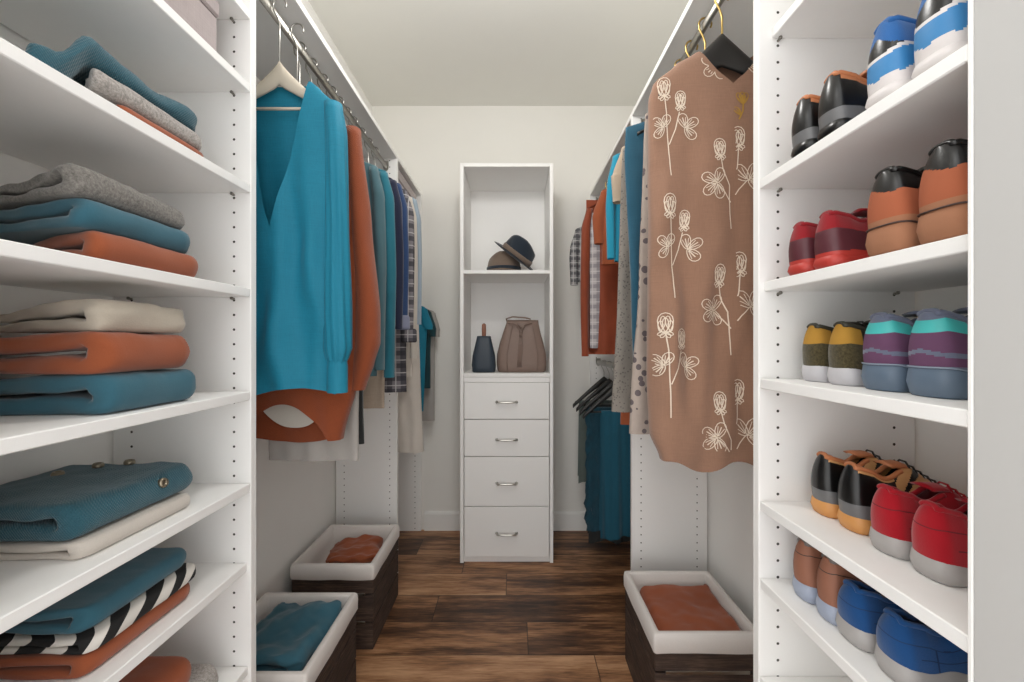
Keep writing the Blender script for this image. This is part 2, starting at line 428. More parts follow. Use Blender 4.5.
TEAL = cloth('teal_wool', srgb(54, 98, 114), 'fine'); TEALK = cloth('teal_knit', srgb(52, 96, 110), 'knit')
RUST = cloth('rust_wool', srgb(150, 80, 50), 'fine'); GREYM = cloth('grey_melange', srgb(122, 118, 113), 'melange', var=.05)
LGREY = cloth('light_grey_melange', srgb(158, 152, 147), 'melange'); BEIGE = cloth('beige_wool', srgb(190, 180, 165), 'fine')
CREAM = cloth('cream_cotton', srgb(205, 197, 188), 'fine', var=.05)
def chevron():
    M = NT('black_white_chevron'); M.b.inputs['Roughness'].default_value = .9; x, y, z = M.sep(M.obj())
    v = M.math('ADD', M.math('MULTIPLY', y, .75), M.math('MULTIPLY', x, .7))
    v = M.math('SUBTRACT', v, M.math('MULTIPLY', z, .9)); v = M.math('ADD', v, M.math('MULTIPLY', M.noise(9, detail=1), .05))
    st = M.math('LESS_THAN', M.math('FRACT', M.math('DIVIDE', v, .042)), .52)
    M.col(M.mix(st, srgb(215, 210, 203), srgb(28, 27, 27))); M.bump(M.noise(300), .3, .001); return M.m
CHEV = chevron()
z = LT[6]
folded('rust sweater at the bottom of the stack topped by the crumpled teal knit', RUST, -.592, -.80, .612, .795, z, .020, seed=1, amp=.001, slant=.14)
folded('light grey sweater below the crumpled teal knit, on the highest filled shelf', LGREY, -.594, -.80, .575, .792, z+.0205, .034, seed=2, amp=.002, slant=.17)
folded('crumpled teal ribbed knit on top of the highest stack of clothes', TEALK, -.600, -.80, .506, .792, z+.0545, .036, seed=33, amp=.0065, droop=.053, gap=.26, slant=.19, sag=.35)
z = LT[5]
folded('rust sweater under the teal one in the stack with the dark grey sweater', RUST, -.586, -.85, .572, .773, z, .044, seed=4, amp=.002, slant=.10, sag=.3)
folded('teal sweater between the dark grey and the rust sweaters', TEAL, -.592, -.86, .567, .764, z+.0445, .042, seed=5, amp=.0035, slant=.06, sag=.3)
folded('dark grey melange sweater on top of a teal one', GREYM, -.596, -.86, .558, .758, z+.0875, .038, seed=6, amp=.006, slant=.08, sag=.45)
z = LT[4]
folded('teal sweater at the bottom of the stack topped by the beige sweater', TEAL, -.590, -.86, .598, .774, z, .060, seed=7, amp=.003)
folded('thick rust sweater between the beige and the teal sweaters', RUST, -.592, -.86, .597, .762, z+.0605, .062, seed=8, amp=.003)
folded('beige sweater on top of the thick rust sweater', BEIGE, -.602, -.86, .597, .765, z+.1235, .050, seed=9, amp=.005, slant=.07, sag=.45)
z = LT[3]
folded('thin beige sweater folded under the buttoned teal cardigan', CREAM, -.606, -.86, .578, .780, z, .024, seed=10, amp=.001)
cd = folded('teal knitted cardigan with round metal buttons folded on a beige sweater', TEALK, -.618, -.86, .580, .798, z+.0245, .052, name='folded_cardigan', cat='cardigan', seed=11, amp=.0035, sag=.1)
BTN = plain('button_metal', srgb(150, 140, 122), .3, .9)
def button(parent, loc, nrm):
    bm = bmesh.new(); q = Vector(nrm).normalized().to_track_quat('Z', 'Y'); prof = [(0, .003), (.0035, .0028), (.0042, .0045), (.0072, .005), (.0088, .002), (.0085, -.002)]
    rings = [[q @ Vector((max(r, .0002)*cos(2*pi*k/18), max(r, .0002)*sin(2*pi*k/18), h)) for k in range(18)] for r, h in prof]
    loft(bm, rings, cap0=True); link('button', bm, BTN, parent, loc)
for x_, y in ((-.061, .030), (-.041, .080), (-.001, .100)): button(cd, (x_, y, .0525), (.1, 0, 1))
button(cd, (.1185, .035, .036), (1, 0, .25))
z = LT[2]
folded('rust sweater below the black and white patterned knit', RUST, -.610, -.86, .585, .785, z, .030, seed=12, amp=.001)
folded('black and white zigzag patterned knit under a teal sweater', CHEV, -.606, -.86, .592, .796, z+.0305, .024, seed=13, amp=.002)
folded('teal sweater on top of the black and white patterned knit', TEAL, -.622, -.86, .600, .790, z+.055, .036, seed=14, amp=.003)
z = LT[1]
folded('light grey sweater on the lowest visible left shelf', LGREY, -.600, -.85, .62, .845, z, .050, seed=15, amp=.002)
folded('rust sweater on the lowest visible left shelf, on a light grey one', RUST, -.612, -.85, .60, .790, z+.0505, .060, seed=16, amp=.003)

# fabric storage boxes
MAUVE = cloth('mauve_canvas', srgb(160, 149, 148), 'woven', var=.04)
def storage_box(label, x0, x1, y0, y1, z, h, handle=True):
    r = thing('storage_box', label, 'box', ((x0+x1)/2, (y0+y1)/2, z), 'mauve fabric storage boxes')
    box('body', MAUVE, r, x0+.003, x1-.003, y0+.003, y1-.003, z+.0005, z+h*.74, .004)
    box('lid', MAUVE, r, x0, x1, y0, y1, z+h*.745, z+h, .004)
    if handle:
        bm = bmesh.new(); d = (y1-y0)*.22; yc = 0
        tube(bm, [(0, yc-d, 0), (.012, yc-d, 0), (.014, yc-d+.004, 0), (.014, yc+d-.004, 0), (.012, yc+d, 0), (0, yc+d, 0)], .003, 8)
        link('handle', bm, CHROME, r, ((x1-x0)/2, 0, h*.5))
storage_box('mauve fabric storage box with a metal handle on the top left shelf', -.86, -.600, .455, .838, LT[7], .128)
storage_box('mauve fabric storage box on the upper shelf in the far left corner', -.86, -.585, 2.06, 2.46, 1.829+T, .20)

# ------------------------------------------------------------------ crates
LINER = cloth('white_liner', srgb(222, 216, 211), 'fine', var=.03)
def crate(label, x0, x1, y0, y1, h=.325):
    xc, yc = (x0+x1)/2, (y0+y1)/2; hx, hy = (x1-x0)/2, (y1-y0)/2
    r = thing('wooden_crate', label, 'crate', (xc, yc, 0), 'dark wooden crates with white liners')
    ix, iy = hx-.006, hy-.006; pt = .010; zt = h-.012; nb = 3; ph = (zt-.006*(nb-1))/nb
    bm = bmesh.new()
    bbox(bm, -ix+pt, ix-pt, -iy+pt, iy-pt, .004, .014)
    for i in range(nb):
        a = .001+i*(ph+.006); b = a+ph
        for sy in (-1, 1): bbox(bm, -ix, ix, *sorted((sy*iy, sy*(iy-pt))), a, b, .0015)
        for sx in (-1, 1): bbox(bm, *sorted((sx*ix, sx*(ix-pt))), -iy+pt+.0005, iy-pt-.0005, a, b, .0015)
    for sx in (-1, 1):
        for sy in (-1, 1): bbox(bm, *sorted((sx*(ix-pt), sx*(ix-pt-.007))), *sorted((sy*(iy-pt), sy*(iy-pt-.007))), .002, zt-.004, .001)
    link('body', bm, CRATE, r, smooth=False)
    for i in (1, 2):
        bm = bmesh.new(); zc = .001+i*(ph+.006)-.003
        bbox(bm, -ix+.03, ix-.03, -iy-.0025, -iy-.0003, zc-.005, zc+.005, .0008); link('metal_strip', bm, CHROME, r, smooth=False)
    # liner: cuff over the rim, inner walls and bottom
    def rr(hx, hy, z, rad, n=6, wob=0):
        out = []
        for cx, cy, a0 in ((hx-rad, hy-rad, 0), (-hx+rad, hy-rad, pi/2), (-hx+rad, -hy+rad, pi), (hx-rad, -hy+rad, 3*pi/2)):
            for k in range(n+1):
                a = a0+pi/2*k/n; out.append([cx+rad*cos(a), cy+rad*sin(a), z])
        res = []; m = len(out)
        for i in range(m):
            p, q = Vector(out[i]), Vector(out[(i+1) % m]); d = (q-p).length; k = max(1, int(d/.02))
            for j in range(k):
                v = p.lerp(q, j/k)
                if wob:
                    v.z += wob*nz(v.x, v.y, xc*3, 12); s = 1+wob*.5*nz(v.x, v.y, z*9+yc, 20); v.x *= s; v.y *= s
                res.append(v)
        return res
    cz = h-.058
    lv = [(hx-.004, cz, .004, .004), (hx-.0005, cz+.004, .006, .003), (hx, h-.02, .008, .001), (hx-.002, h-.004, .01, .0008), (hx-.006, h, .012, 0),
          (hx-.016, h, .016, 0), (hx-.022, h-.006, .016, .0008), (hx-.024, h-.05, .016, .004), (hx-.026, h-.085, .018, .004), (hx-.04, h-.095, .02, .001)]
    n0 = None; rings = []
    for (e, zz, rad, wob) in lv: rings.append((e-hx, zz, wob))
    base = rr(hx, hy, 0, .008)
    bm = bmesh.new(); R = []
    for (de, zz, wob) in rings:
        ring = []
        for v in base:
            sx = (hx+de)/hx; sy = (hy+de)/hy
            z2 = zz+wob*nz(v.x, v.y, xc*3+zz, 14); s = 1+(wob*.8*nz(v.x, v.y, zz*9+yc, 22))
            ring.append((v.x*sx*s, v.y*sy*s, min(z2, h)))
        R.append(ring)
    loft(bm, R, cap1=True); link('liner', bm, LINER, r)
    return r
crate('dark wooden crate at the left beyond the other, with rust cloth inside its white liner', -.852, -.530, 1.553, 1.905)
crate('dark wooden crate at the left nearest the shelves, with teal cloth inside its white liner', -.845, -.527, 1.040, 1.392)
crate('dark wooden crate at the right on the floor with rust cloth inside its white liner', .405, .722, 1.187, 1.523)
G = 'folded cloths inside the crates'
folded('folded rust cloth in the farther left crate', RUST, -.575, -.780, 1.665, 1.850, .232, .068, 'folded_cloth', 'cloth', G, rot=.22, seed=20, amp=.014)
folded('folded teal cloth on top in the nearer left crate', TEAL, -.560, -.79, 1.105, 1.350, .266, .062, 'folded_cloth', 'cloth', G, rot=-.14, seed=21, amp=.012, sag=.35)
folded('folded teal cloth at the bottom in the nearer left crate', TEAL, -.558, -.80, 1.075, 1.33, .2315, .034, 'folded_cloth', 'cloth', G, rot=.0, seed=22, amp=.003)
folded('folded rust cloth filling the right crate', RUST, .442, .690, 1.222, 1.480, .2315, .066, 'folded_cloth', 'cloth', G, side=1, rot=-.03, seed=23, amp=.007, sag=.0, gap=.05)

# ------------------------------------------------------------------ hangers and garments
def hanger(label, x, y, zr, kind, zpk, ztip, half=.2, h0=.035, h1=.011, group='clothes hangers', th=.007, color=None, ex=1.15):
    """hook over the rod at (x,y,zr); the bar's top runs from zpk in the middle down to ztip at its ends"""
    mats = {'wood': plain('pale_wood', srgb(196, 186, 170), .5), 'black': BLACKP, 'white': plain('white_plastic', srgb(225, 224, 220), .4), 'wire': CHROME}
    base = zr-ztip
    r = thing('hanger', label, 'hanger', (x, y, ztip), group)
    bm = bmesh.new(); pts = []; R = .017; pk = zpk-ztip
    zc = base+.0155-R+.003
    for k in range(15):
        a = math.radians(-30+(210)*k/14); pts.append((R*cos(a), 0, zc+R*sin(a)))
    low = max(pk, zc-.055)
    pts += [(-R*.95, 0, zc-(zc-low)*.25), (-.006, 0, zc-(zc-low)*.6), (0, 0, low+.004), (0, 0, pk-.01)]
    tube(bm, pts, .0021 if color != 'gold' else .0026, 8)
    link('hook', bm, GOLD if color == 'gold' else CHROME, r)
    bm = bmesh.new(); n = 28; rings = []
    wire = kind == 'wire'
    for k in range(n+1):
        u = -1+2*k/n; a = abs(u); xx = u*half
        top = pk*(1-a**ex) if a < 1 else 0
        hh = (h0*(1-a)**1.6+h1) if not wire else .003
        dd = th*(1.1+.2*a) if not wire else .0016
        yy = -.006*a*a
        rings.append([(xx, yy+dd*cos(2*pi*j/12), top-hh/2+hh/2*sin(2*pi*j/12)) for j in range(12)])
    loft(bm, rings, cap0=True, cap1=True); link('shoulder_bar', bm, mats[kind], r)
    if kind == 'wood':
        bm = bmesh.new(); tube(bm, [(-half*.8, 0, pk*.12-.002), (half*.8, 0, pk*.12-.002)], .004, 8); link('trouser_bar', bm, mats[kind], r)
    return r

class Garment:
    def __init__(s, name, label, cat, x, y, mat, tab, depth=.035, fold=.012, k=60, seed=0, vneck=None, hem=None, group='hanging clothes', backtilt=0, mats=None, nx=40, nv=56, hem_back=0, topcap=True):
        """tab rows: (z, left, right) world half-extents relative to x, descending z"""
        s.x, s.y, s.tab, s.depth, s.fold, s.k, s.seed, s.v = x, y, tab, depth, fold, k, seed, vneck
        s.zt, s.zb = tab[0][0], tab[-1][0]
        s.root = thing(name, label, cat, (x, y, s.zb), group)
        bm = bmesh.new(); rings = []
        for i in range(nv+1):
            t = i/nv; t = t**.85 if False else t
            z = s.zt-(s.zt-s.zb)*t
            if i < 8: z = s.zt-(s.zt-s.zb)*t  # dense enough near shoulders
            l, r = lerp_tab(tab, z); o = s.open(z); ring = []
            nh = nx//2
            def P(xx, front, dz=0):
                yy = s.sheet(xx, z, l, r, front)
                hz = (hem(xx, front) if hem else 0)*t**3
                return (xx, yy, z-s.zb+hz)
            oc = s.v[2] if s.v else (l+r)/2
            for j in range(nh+1):      # front right inner -> right edge
                a = pi/2*(1-j/nh); xx = oc+o+(r-oc-o)*cos(a); ring.append(P(xx, 1))
            for j in range(1, nx):     # back
                a = pi*j/nx; xx = (l+r)/2+(r-l)/2*cos(a); ring.append(P(xx, -1))
            for j in range(nh+1):      # left edge -> front left inner
                a = pi/2*j/nh; xx = oc-o-(oc-o-l)*cos(a); ring.append(P(xx, 1))
            rings.append(ring)
        loft(bm, rings, closed=False)
        bmesh.ops.remove_doubles(bm, verts=bm.verts[:], dist=.0004)
        s.bm = bm; s.mats = mats or [mat]
    def open(s, z):
        if not s.v: return 0
        apex, wt = s.v[0], s.v[1]
        if z <= apex: return 0
        t = (z-apex)/(s.zt-apex); return wt*t**(s.v[3] if len(s.v) > 3 else 1)
    def sheet(s, xx, z, l, r, front):
        c = (l+r)/2; hw = max((r-l)/2, 1e-4); u = max(-1, min(1, (xx-c)/hw))
        t = (s.zt-z)/(s.zt-s.zb)
        e = (1-u*u)**.35 if abs(u) < 1 else 0
        d = s.depth*(.45+.55*min(1, t*3))*e
        A = s.fold*min(1, max(0, (t-.08)*2.2))
        sd = s.seed
        w = sin(s.k*xx+sd+1.2*sin(z*4+sd))+.55*sin(s.k*1.83*xx+sd*2.7+z*2.2)
        w2 = nz(xx*3+sd, z*.8, sd, 7)
        f = A*(w*.6+w2*1.2)*(1 if front > 0 else .7)
        f += .0025*nz(xx, z, sd+front*5, 30)*min(1, t*4)
        return -front*d-f
    def front(s, xx, z):
        l, r = lerp_tab(s.tab, z); return s.sheet(xx, z, l, r, 1)
    def sleeve(s, rings, mat=None, k=7, fold=.06, name='sleeve', nt=36, cuff=None):
        """rings: (z world, cx world, cy offset, rx, ry) descending"""
        bm = bmesh.new(); out = []; N = 34
        zt, zb = rings[0][0], rings[-1][0]
        for i in range(N+1):
            z = zt-(zt-zb)*i/N; cx, cy, rx, ry = lerp_tab(rings, z); t = i/N
            ring = []
            for j in range(nt):
                a = 2*pi*j/nt; m = 1+fold*min(1, t*3)*(sin(k*a+s.seed+z*6)+.5*sin(3*a+z*14+s.seed))
                ring.append((cx-s.x+rx*cos(a)*m, cy+ry*sin(a)*m, z-s.zb))
            out.append(ring)
        loft(bm, out, cap0=True); link(name, bm, mat or s.mats[0], s.root)
    def done(s, name='body'):
        return link(name, s.bm, s.mats, s.root)

HG = 'clothes hanging on the left rod'; RG = 'clothes hanging on the right rod'
TURQ = cloth('turquoise_silk', srgb(28, 116, 141), 'woven', var=.10, rough=.6, sheen=.05)
# turquoise blouse
g = Garment('blouse', 'turquoise v-neck blouse with long cuffed sleeves, hanging frontmost on the left rod', 'blouse', -.60, 1.05, TURQ,
            [(1.835, -.085, .085), (1.815, -.105, .108), (1.775, -.150, .150), (1.74, -.160, .162), (1.5, -.155, .150), (1.2, -.165, .150), (1.045, -.19, .150)],
            .035, .016, 46, 1.3, vneck=(1.462, .080, -.002, .85), hem=lambda x, f: (.022*sin(x*14+.8)-.01) if f > 0 else .03, group=HG)
g.done()
g.sleeve([(1.78, -.462, -.002, .022, .022), (1.70, -.453, -.006, .026, .026), (1.45, -.446, -.012, .026, .028), (1.24, -.446, -.014, .032, .030), (1.15, -.444, -.014, .032, .030), (1.125, -.446, -.014, .022, .022), (1.118, -.446, -.014, .020, .020)], k=9, fold=.10)
g.sleeve([(1.125, -.446, -.014, .023, .021), (1.11, -.446, -.014, .025, .022), (1.045, -.446, -.014, .025, .022)], k=3, fold=.01, name='cuff')
g.sleeve([(1.78, -.738, -.002, .022, .022), (1.70, -.755, -.006, .026, .026), (1.24, -.765, -.014, .034, .030), (1.15, -.765, -.014, .034, .030), (1.118, -.765, -.014, .020, .020)], k=9, fold=.10)
hanger('pale wooden hanger holding the turquoise blouse', RLX+.03, 1.05, RZ, 'wood', 1.892, 1.755, .145, h0=.05, ex=.85)
# rust sweater with curved hem
g = Garment('sweater', 'rust sweater hanging directly behind the turquoise blouse, its hem below it', 'sweater', -.60, 1.135, cloth('rust_knit', srgb(144, 72, 41), 'knit'),
            [(1.83, -.07, .07), (1.79, -.12, .12), (1.74, -.165, .165), (1.3, -.18, .18), (1.05, -.185, .165), (.905, -.17, .128)],
            .042, .008, 26, 4.1, hem=lambda x, f: (-.022*cos(min(1, abs(x+.02)/.13)*1.57) if f < 0 else .10*cos(min(1, abs(x+.02)/.115)*1.57)**.7), group=HG)
g.done()
g.sleeve([(1.76, -.445, 0, .02, .024), (1.5, -.425, 0, .028, .028), (1.25, -.405, 0, .035, .03), (1.17, -.404, 0, .034, .03), (1.12, -.415, 0, .03, .026), (1.04, -.432, 0, .020, .022)], k=3, fold=.05)
bm = bmesh.new(); rg_ = []
for k in range(25):
    u = -1+2*k/24; rg_.append([(-.015+u*.088, .018-.012*u*u, .026+.055*abs(u)**2.4), (-.015+u*.088, .016-.012*u*u, .30)])
loft(bm, rg_, closed=False); lo = link('lining', bm, cloth('cream_lining', srgb(200, 194, 184), 'fine', var=.04), g.root); lo['label'] = 'pale cream lining'
hanger('pale wooden hanger holding the rust sweater', RLX+.03, 1.135, RZ, 'wood', 1.875, 1.750, .145, h0=.05, ex=.85)
# the next ones on the left rod
def simple(name, label, cat, x, y, mat, shoulder, hw, zhem, seed, kind='wire', depth=.022, fold=.010, side=-1, group=HG, sleeves=None, flare=0, slmat=None, neckz=.04, hanglabel=None, rodx=None, rodz=None, k=52, hem=None, hangcol=None, asym=0, vneck=None, cuff=None):
    tab = [(shoulder+neckz, -.065, .065), (shoulder+neckz*.45, -hw*.72, hw*.72), (shoulder, -hw, hw), (shoulder-.08, -hw-.004, hw+.004), ((shoulder+zhem)/2, -hw-flare*.4, hw+flare*.4), (zhem, -hw-flare+asym, hw+flare)]
    g = Garment(name, label, cat, x, y, mat, tab, depth, fold, k, seed, group=group, hem=hem, vneck=vneck); g.done()
    if sleeves:
        zs, rx = sleeves
        for sd in (-1, 1):
            xx = x+sd*(hw+.004)
            g.sleeve([(shoulder-.005, xx-sd*rx*.7, 0, rx*.7, .018), (shoulder-.10, xx+sd*.002, -.002, rx, .019), ((shoulder+zs)/2, xx+sd*.008, -.003, rx*.95, .019), (zs, xx+sd*.006, -.003, rx*.8, .017)], mat=slmat, k=4, fold=.05)
    if cuff:
        zc_, rc_, mc_ = cuff
        for sd in (-1, 1):
            xx = x+sd*(hw+.010)
            g.sleeve([(zc_, xx, -.003, rc_*.85, .018), (zc_-.008, xx, -.003, rc_, .022), (zc_-.05, xx, -.003, rc_*1.04, .023), (zc_-.056, xx, -.003, rc_*.9, .019)], mat=mc_, k=4, fold=.03, name='rolled_cuff')
    rx_ = rodx if rodx is not None else (RLX if side < 0 else RRX)
    rz_ = rodz if rodz is not None else RZ
    hx = x if abs(x-rx_) < .05 else rx_
    if hanglabel: hanger(hanglabel, rx_, y, rz_, kind, min(shoulder+neckz+.012, rz_-.04), shoulder-.018, hw*.82, h0=.022, color=hangcol)
    return g
GREYC = cloth('grey_cotton', srgb(168, 163, 158), 'fine', var=.05); CHAR = cloth('charcoal_cotton', srgb(52, 54, 54), 'fine')
SLATE = cloth('slate_teal', srgb(72, 102, 110), 'fine'); TEALD = cloth('teal_silk', srgb(38, 104, 120), 'fine')
DENIM = cloth('denim_blue', srgb(42, 62, 98), 'woven'); NAVY = cloth('navy_denim', srgb(34, 38, 58), 'woven')
PLA = plaid('dark_plaid', srgb(120, 116, 120), srgb(34, 34, 44), srgb(190, 186, 186), .052)
PALEB = cloth('pale_blue', srgb(150, 164, 176), 'fine'); TAUPE = cloth('taupe_linen', srgb(168, 152, 136), 'woven')
simple('shirt', 'long pale grey shirt with its hem showing below the rust sweater', 'shirt', -.585, 1.205, GREYC, 1.74, .13, .828, 2.2, 'wire', .02, .008, hanglabel='thin metal hanger of the long pale grey shirt', rodx=RLX)
simple('cardigan', 'charcoal cardigan hanging behind the rust sweater', 'cardigan', -.612, 1.275, CHAR, 1.74, .145, .855, 3.7, 'wire', hanglabel='thin metal hanger of the charcoal cardigan')
simple('jacket', 'slate grey-teal jacket hanging behind the rust sweater', 'jacket', -.612, 1.35, SLATE, 1.75, .16, 1.06, 4.4, 'wire', sleeves=(1.08, .020), hanglabel='thin metal hanger of the slate jacket')
simple('blouse', 'deep teal long-sleeved blouse next to the slate jacket', 'blouse', -.605, 1.415, TEALD, 1.76, .165, 1.08, 5.5, 'wire', sleeves=(1.05, .022), hanglabel='thin metal hanger of the deep teal blouse')
simple('shirt', 'pale taupe shirt whose hem hangs below the teal blouse', 'shirt', -.605, 1.475, TAUPE, 1.76, .14, .935, 5.9, 'white', hanglabel='white hanger of the pale taupe shirt')
simple('jacket', 'dark navy jacket hanging in front of the denim shirt', 'jacket', -.61, 1.54, NAVY, 1.78, .165, 1.20, 6.6, 'white', sleeves=(1.22, .020), hanglabel='white hanger of the dark navy jacket')
simple('shirt', 'blue denim shirt with its cuffs turned up, beside the plaid shirt', 'shirt', -.61, 1.605, DENIM, 1.79, .165, 1.26, 7.1, 'wire', sleeves=(1.27, .024), cuff=(1.275, .027, cloth('lavender_cuff', srgb(126, 130, 150), 'fine')), hanglabel='thin metal hanger of the blue denim shirt')
simple('shirt', 'dark grey plaid flannel shirt with rolled sleeves on the left rod', 'shirt', -.61, 1.69, PLA, 1.80, .165, .965, 8.3, 'wire', sleeves=(1.22, .026), cuff=(1.225, .034, PLA), hanglabel='thin metal hanger of the plaid flannel shirt')
simple('shirt', 'light beige shirt hanging behind the plaid flannel shirt', 'shirt', -.61, 1.775, cloth('pale_beige', srgb(196, 188, 178), 'fine'), 1.80, .165, 1.02, 9.2, 'white', sleeves=(1.1, .018), hanglabel='white hanger of the light beige shirt')
simple('shirt', 'pale blue shirt hanging last on the left rod', 'shirt', -.61, 1.86, PALEB, 1.82, .165, 1.20, 1.2, 'wire', sleeves=(1.25, .018), hanglabel='thin metal hanger of the pale blue shirt')
# low left section
LG = 'clothes hanging in the far left corner'
simple('dress', 'cream dress hanging low in the far left corner', 'dress', -.625, 2.13, CREAM, 1.37, .125, .60, 2.9, 'white', group=LG, rodz=1.535, flare=.03, hanglabel='white hanger of the cream dress')
simple('t_shirt', 'turquoise short-sleeved top hanging low in the far left corner', 't-shirt', -.635, 2.30, TURQ, 1.36, .145, .78, 3.3, 'white', group=LG, rodz=1.535, sleeves=(1.24, .03), flare=-.02, hanglabel='white hanger of the turquoise short-sleeved top')
simple('shirt', 'dark teal shirt behind the turquoise short-sleeved top', 'shirt', -.635, 2.385, cloth('dark_teal', srgb(38, 68, 74), 'fine'), 1.35, .15, .9, 3.9, 'wire', group=LG, rodz=1.535, sleeves=(1.2, .026), hanglabel='thin metal hanger of the dark teal shirt')
simple('shirt', 'pale grey shirt hanging nearest the back wall on the low left rod', 'shirt', -.63, 2.455, GREYC, 1.35, .155, .70, 4.9, 'wire', group=LG, rodz=1.535, sleeves=(1.2, .024), hanglabel='thin metal hanger of the pale grey shirt by the back wall')

# ---- right rod: floral dress
FLOR = cloth('terracotta_linen', srgb(140, 107, 88), 'woven', var=.06)
EMB = plain('cream_embroidery', srgb(222, 205, 186), .85); EMBG = plain('ochre_embroidery', srgb(170, 130, 52), .8)
fd = Garment('floral_dress', 'terracotta dress with cream clover embroidery, frontmost on the right rod', 'dress', .525, 1.025, FLOR,
             [(1.89, -.076, .074), (1.862, -.124, .122), (1.815, -.178, .18), (1.775, -.189, .19), (1.70, -.190, .190), (1.4, -.192, .192), (1.1, -.190, .192), (.95, -.186, .19), (.880, -.165, .185)],
             .048, .018, 30, .6, vneck=(1.810, .074, .008, .62), hem=lambda x, f: .015*sin(x*38+1)-.008, group=RG, mats=[FLOR, EMB, EMBG], nx=56, nv=80)
def ribbon(g, pts, hw=.0010, mi=1):
    out = []
    for (a, b) in zip(pts, pts[1:]):
        d = sqrt((a[0]-b[0])**2+(a[1]-b[1])**2); n = max(1, int(d/.006))
        for k in range(n): out.append((a[0]+(b[0]-a[0])*k/n, a[1]+(b[1]-a[1])*k/n))
    out.append(pts[-1]); V = []
    for i, p in enumerate(out):
        q0 = out[max(0, i-1)]; q1 = out[min(len(out)-1, i+1)]; dx, dz = q1[0]-q0[0], q1[1]-q0[1]; L = sqrt(dx*dx+dz*dz) or 1
        nx_, nz_ = -dz/L*hw, dx/L*hw; pr = []
        for s_ in (-1, 1):
            x, z = p[0]+nx_*s_-g.x, p[1]+nz_*s_
            l, r = lerp_tab(g.tab, z)
            if x < l+.004 or x > r-.004 or z < g.zb+.03 or z > g.zt-.01 or abs(x) < g.open(z)+.004: pr = None; break
            pr.append((x, g.front(x, z)-.0022, z-g.zb))
        V.append(pr)
    bv = [[g.bm.verts.new(c) for c in p] if p else None for p in V]
    for a, b in zip(bv, bv[1:]):
        if a and b: g.bm.faces.new((a[0], a[1], b[1], b[0])).material_index = mi
def leafloop(g, x, z, ang, L, W, n=14, mi=1, veins=True):
    pts = []
    for k in range(n+1):
        t = 2*pi*k/n; u = L*.5*(1-cos(t)); v = W*sin(t)*(.6+.4*(1-cos(t))/2)
        pts.append((x+u*cos(ang)-v*sin(ang), z+u*sin(ang)+v*cos(ang)))
    ribbon(g, pts, mi=mi)
    if veins:
        for q in (-.28, 0, .28):
            a = ang+q; ribbon(g, [(x+L*.12*cos(a), z+L*.12*sin(a)), (x+L*.72*cos(a), z+L*.72*sin(a))], .0012 if q == 0 else .0008, mi)
def head(g, x, z, s=1.0):
    for (dx, dz, w_, h_) in ((0, 0, .006, .030), (-.008, .0, .005, .024), (.008, 0, .005, .024), (-.004, .008, .005, .026), (.004, .008, .005, .026)):
        leafloop(g, x+dx*s, z+dz*s, pi/2, h_*s, w_*s, 10, veins=False)
    leafloop(g, x, z-.004*s, pi/2, .045*s, .016*s, 14, veins=False)
    for a in (-2.7, -2.1, -1.05, -.45): leafloop(g, x, z-.001, a, .014*s, .004*s, 8, veins=False)
def px(x, y): return ((x-CX)/400.0+.0, H+(CY-y)/400.0)
def stem(g, *p): ribbon(g, [px(*q) for q in p], .0012)
def clover(g, x, y, s=1.0, angs=(2.5, .9, -1.4)):
    X, Z = px(x, y)
    for a in angs: leafloop(g, X, Z, a, .040*s, .015*s)
def motif(g, dx, dy, s=1.0):
    P_ = lambda x, y: (x+dx, y+dy)
    head(g, *px(*P_(711, 163)), 1); head(g, *px(*P_(729, 153)), 1.1)
    stem(g, P_(711, 163), P_(714, 178), P_(720, 192), P_(722, 236)); stem(g, P_(729, 155), P_(727, 175), P_(722, 194))
    stem(g, P_(722, 208), P_(716, 199), P_(709, 192)); stem(g, P_(722, 208), P_(729, 196), P_(736, 188))
    clover(g, *P_(707, 190), .95, (2.6, 3.9, -1.2, 1.2)); clover(g, *P_(737, 188), 1.2, (1.0, 2.3, -.5))
motif(fd, 0, 0); motif(fd, 0, 121); motif(fd, 0, 243); motif(fd, 4, -118)
for (dx, dy) in ((0, 0), (2, 118), (-2, 232)):
    head(fd, *px(661+dx, 100+dy), 1.1); head(fd, *px(676+dx, 112+dy), .9)
    stem(fd, (661+dx, 100+dy), (663+dx, 118+dy), (665+dx, 182+dy)); stem(fd, (665+dx, 150+dy), (671+dx, 135+dy), (675+dx, 118+dy))
    clover(fd, 660+dx, 132+dy, .8, (1.2, 2.4, -2.2)); clover(fd, 680+dx, 134+dy, .9, (.6, 1.8, -.9))
X, Z = px(735, 112)
for a in (1.2, 1.6, 2.0): leafloop(fd, X, Z, a, .030, .008, mi=2)
leafloop(fd, X-.006, Z-.03, 2.2, .026, .007, mi=2); ribbon(fd, [(X, Z), (X-.002, Z-.02), (X-.012, Z-.04)], .0016, 2)
fd.done()
hanger('black hanger with a brass hook holding the floral dress', RRX, 1.025, RZ, 'black', 1.945, 1.785, .165, h0=.070, h1=.016, color='gold', th=.010, ex=1.0)
DOTG = dotprint('grey_floral_print', srgb(172, 158, 148), srgb(96, 86, 88), 38, .30)
PEB = dotprint('grey_pebble_print', srgb(140, 133, 125), srgb(100, 95, 90), 110, .27)
def rs(*a, **k): k.setdefault('side', 1); k.setdefault('group', RG); k.setdefault('kind', 'black'); k.setdefault('hangcol', 'gold'); return simple(*a, **k)
rs('dress', 'grey dress printed with dark dots, hanging behind the floral dress', 'dress', .525, 1.115, DOTG, 1.80, .168, .925, 11.1, flare=.045, hanglabel='black hanger of the grey dotted dress')
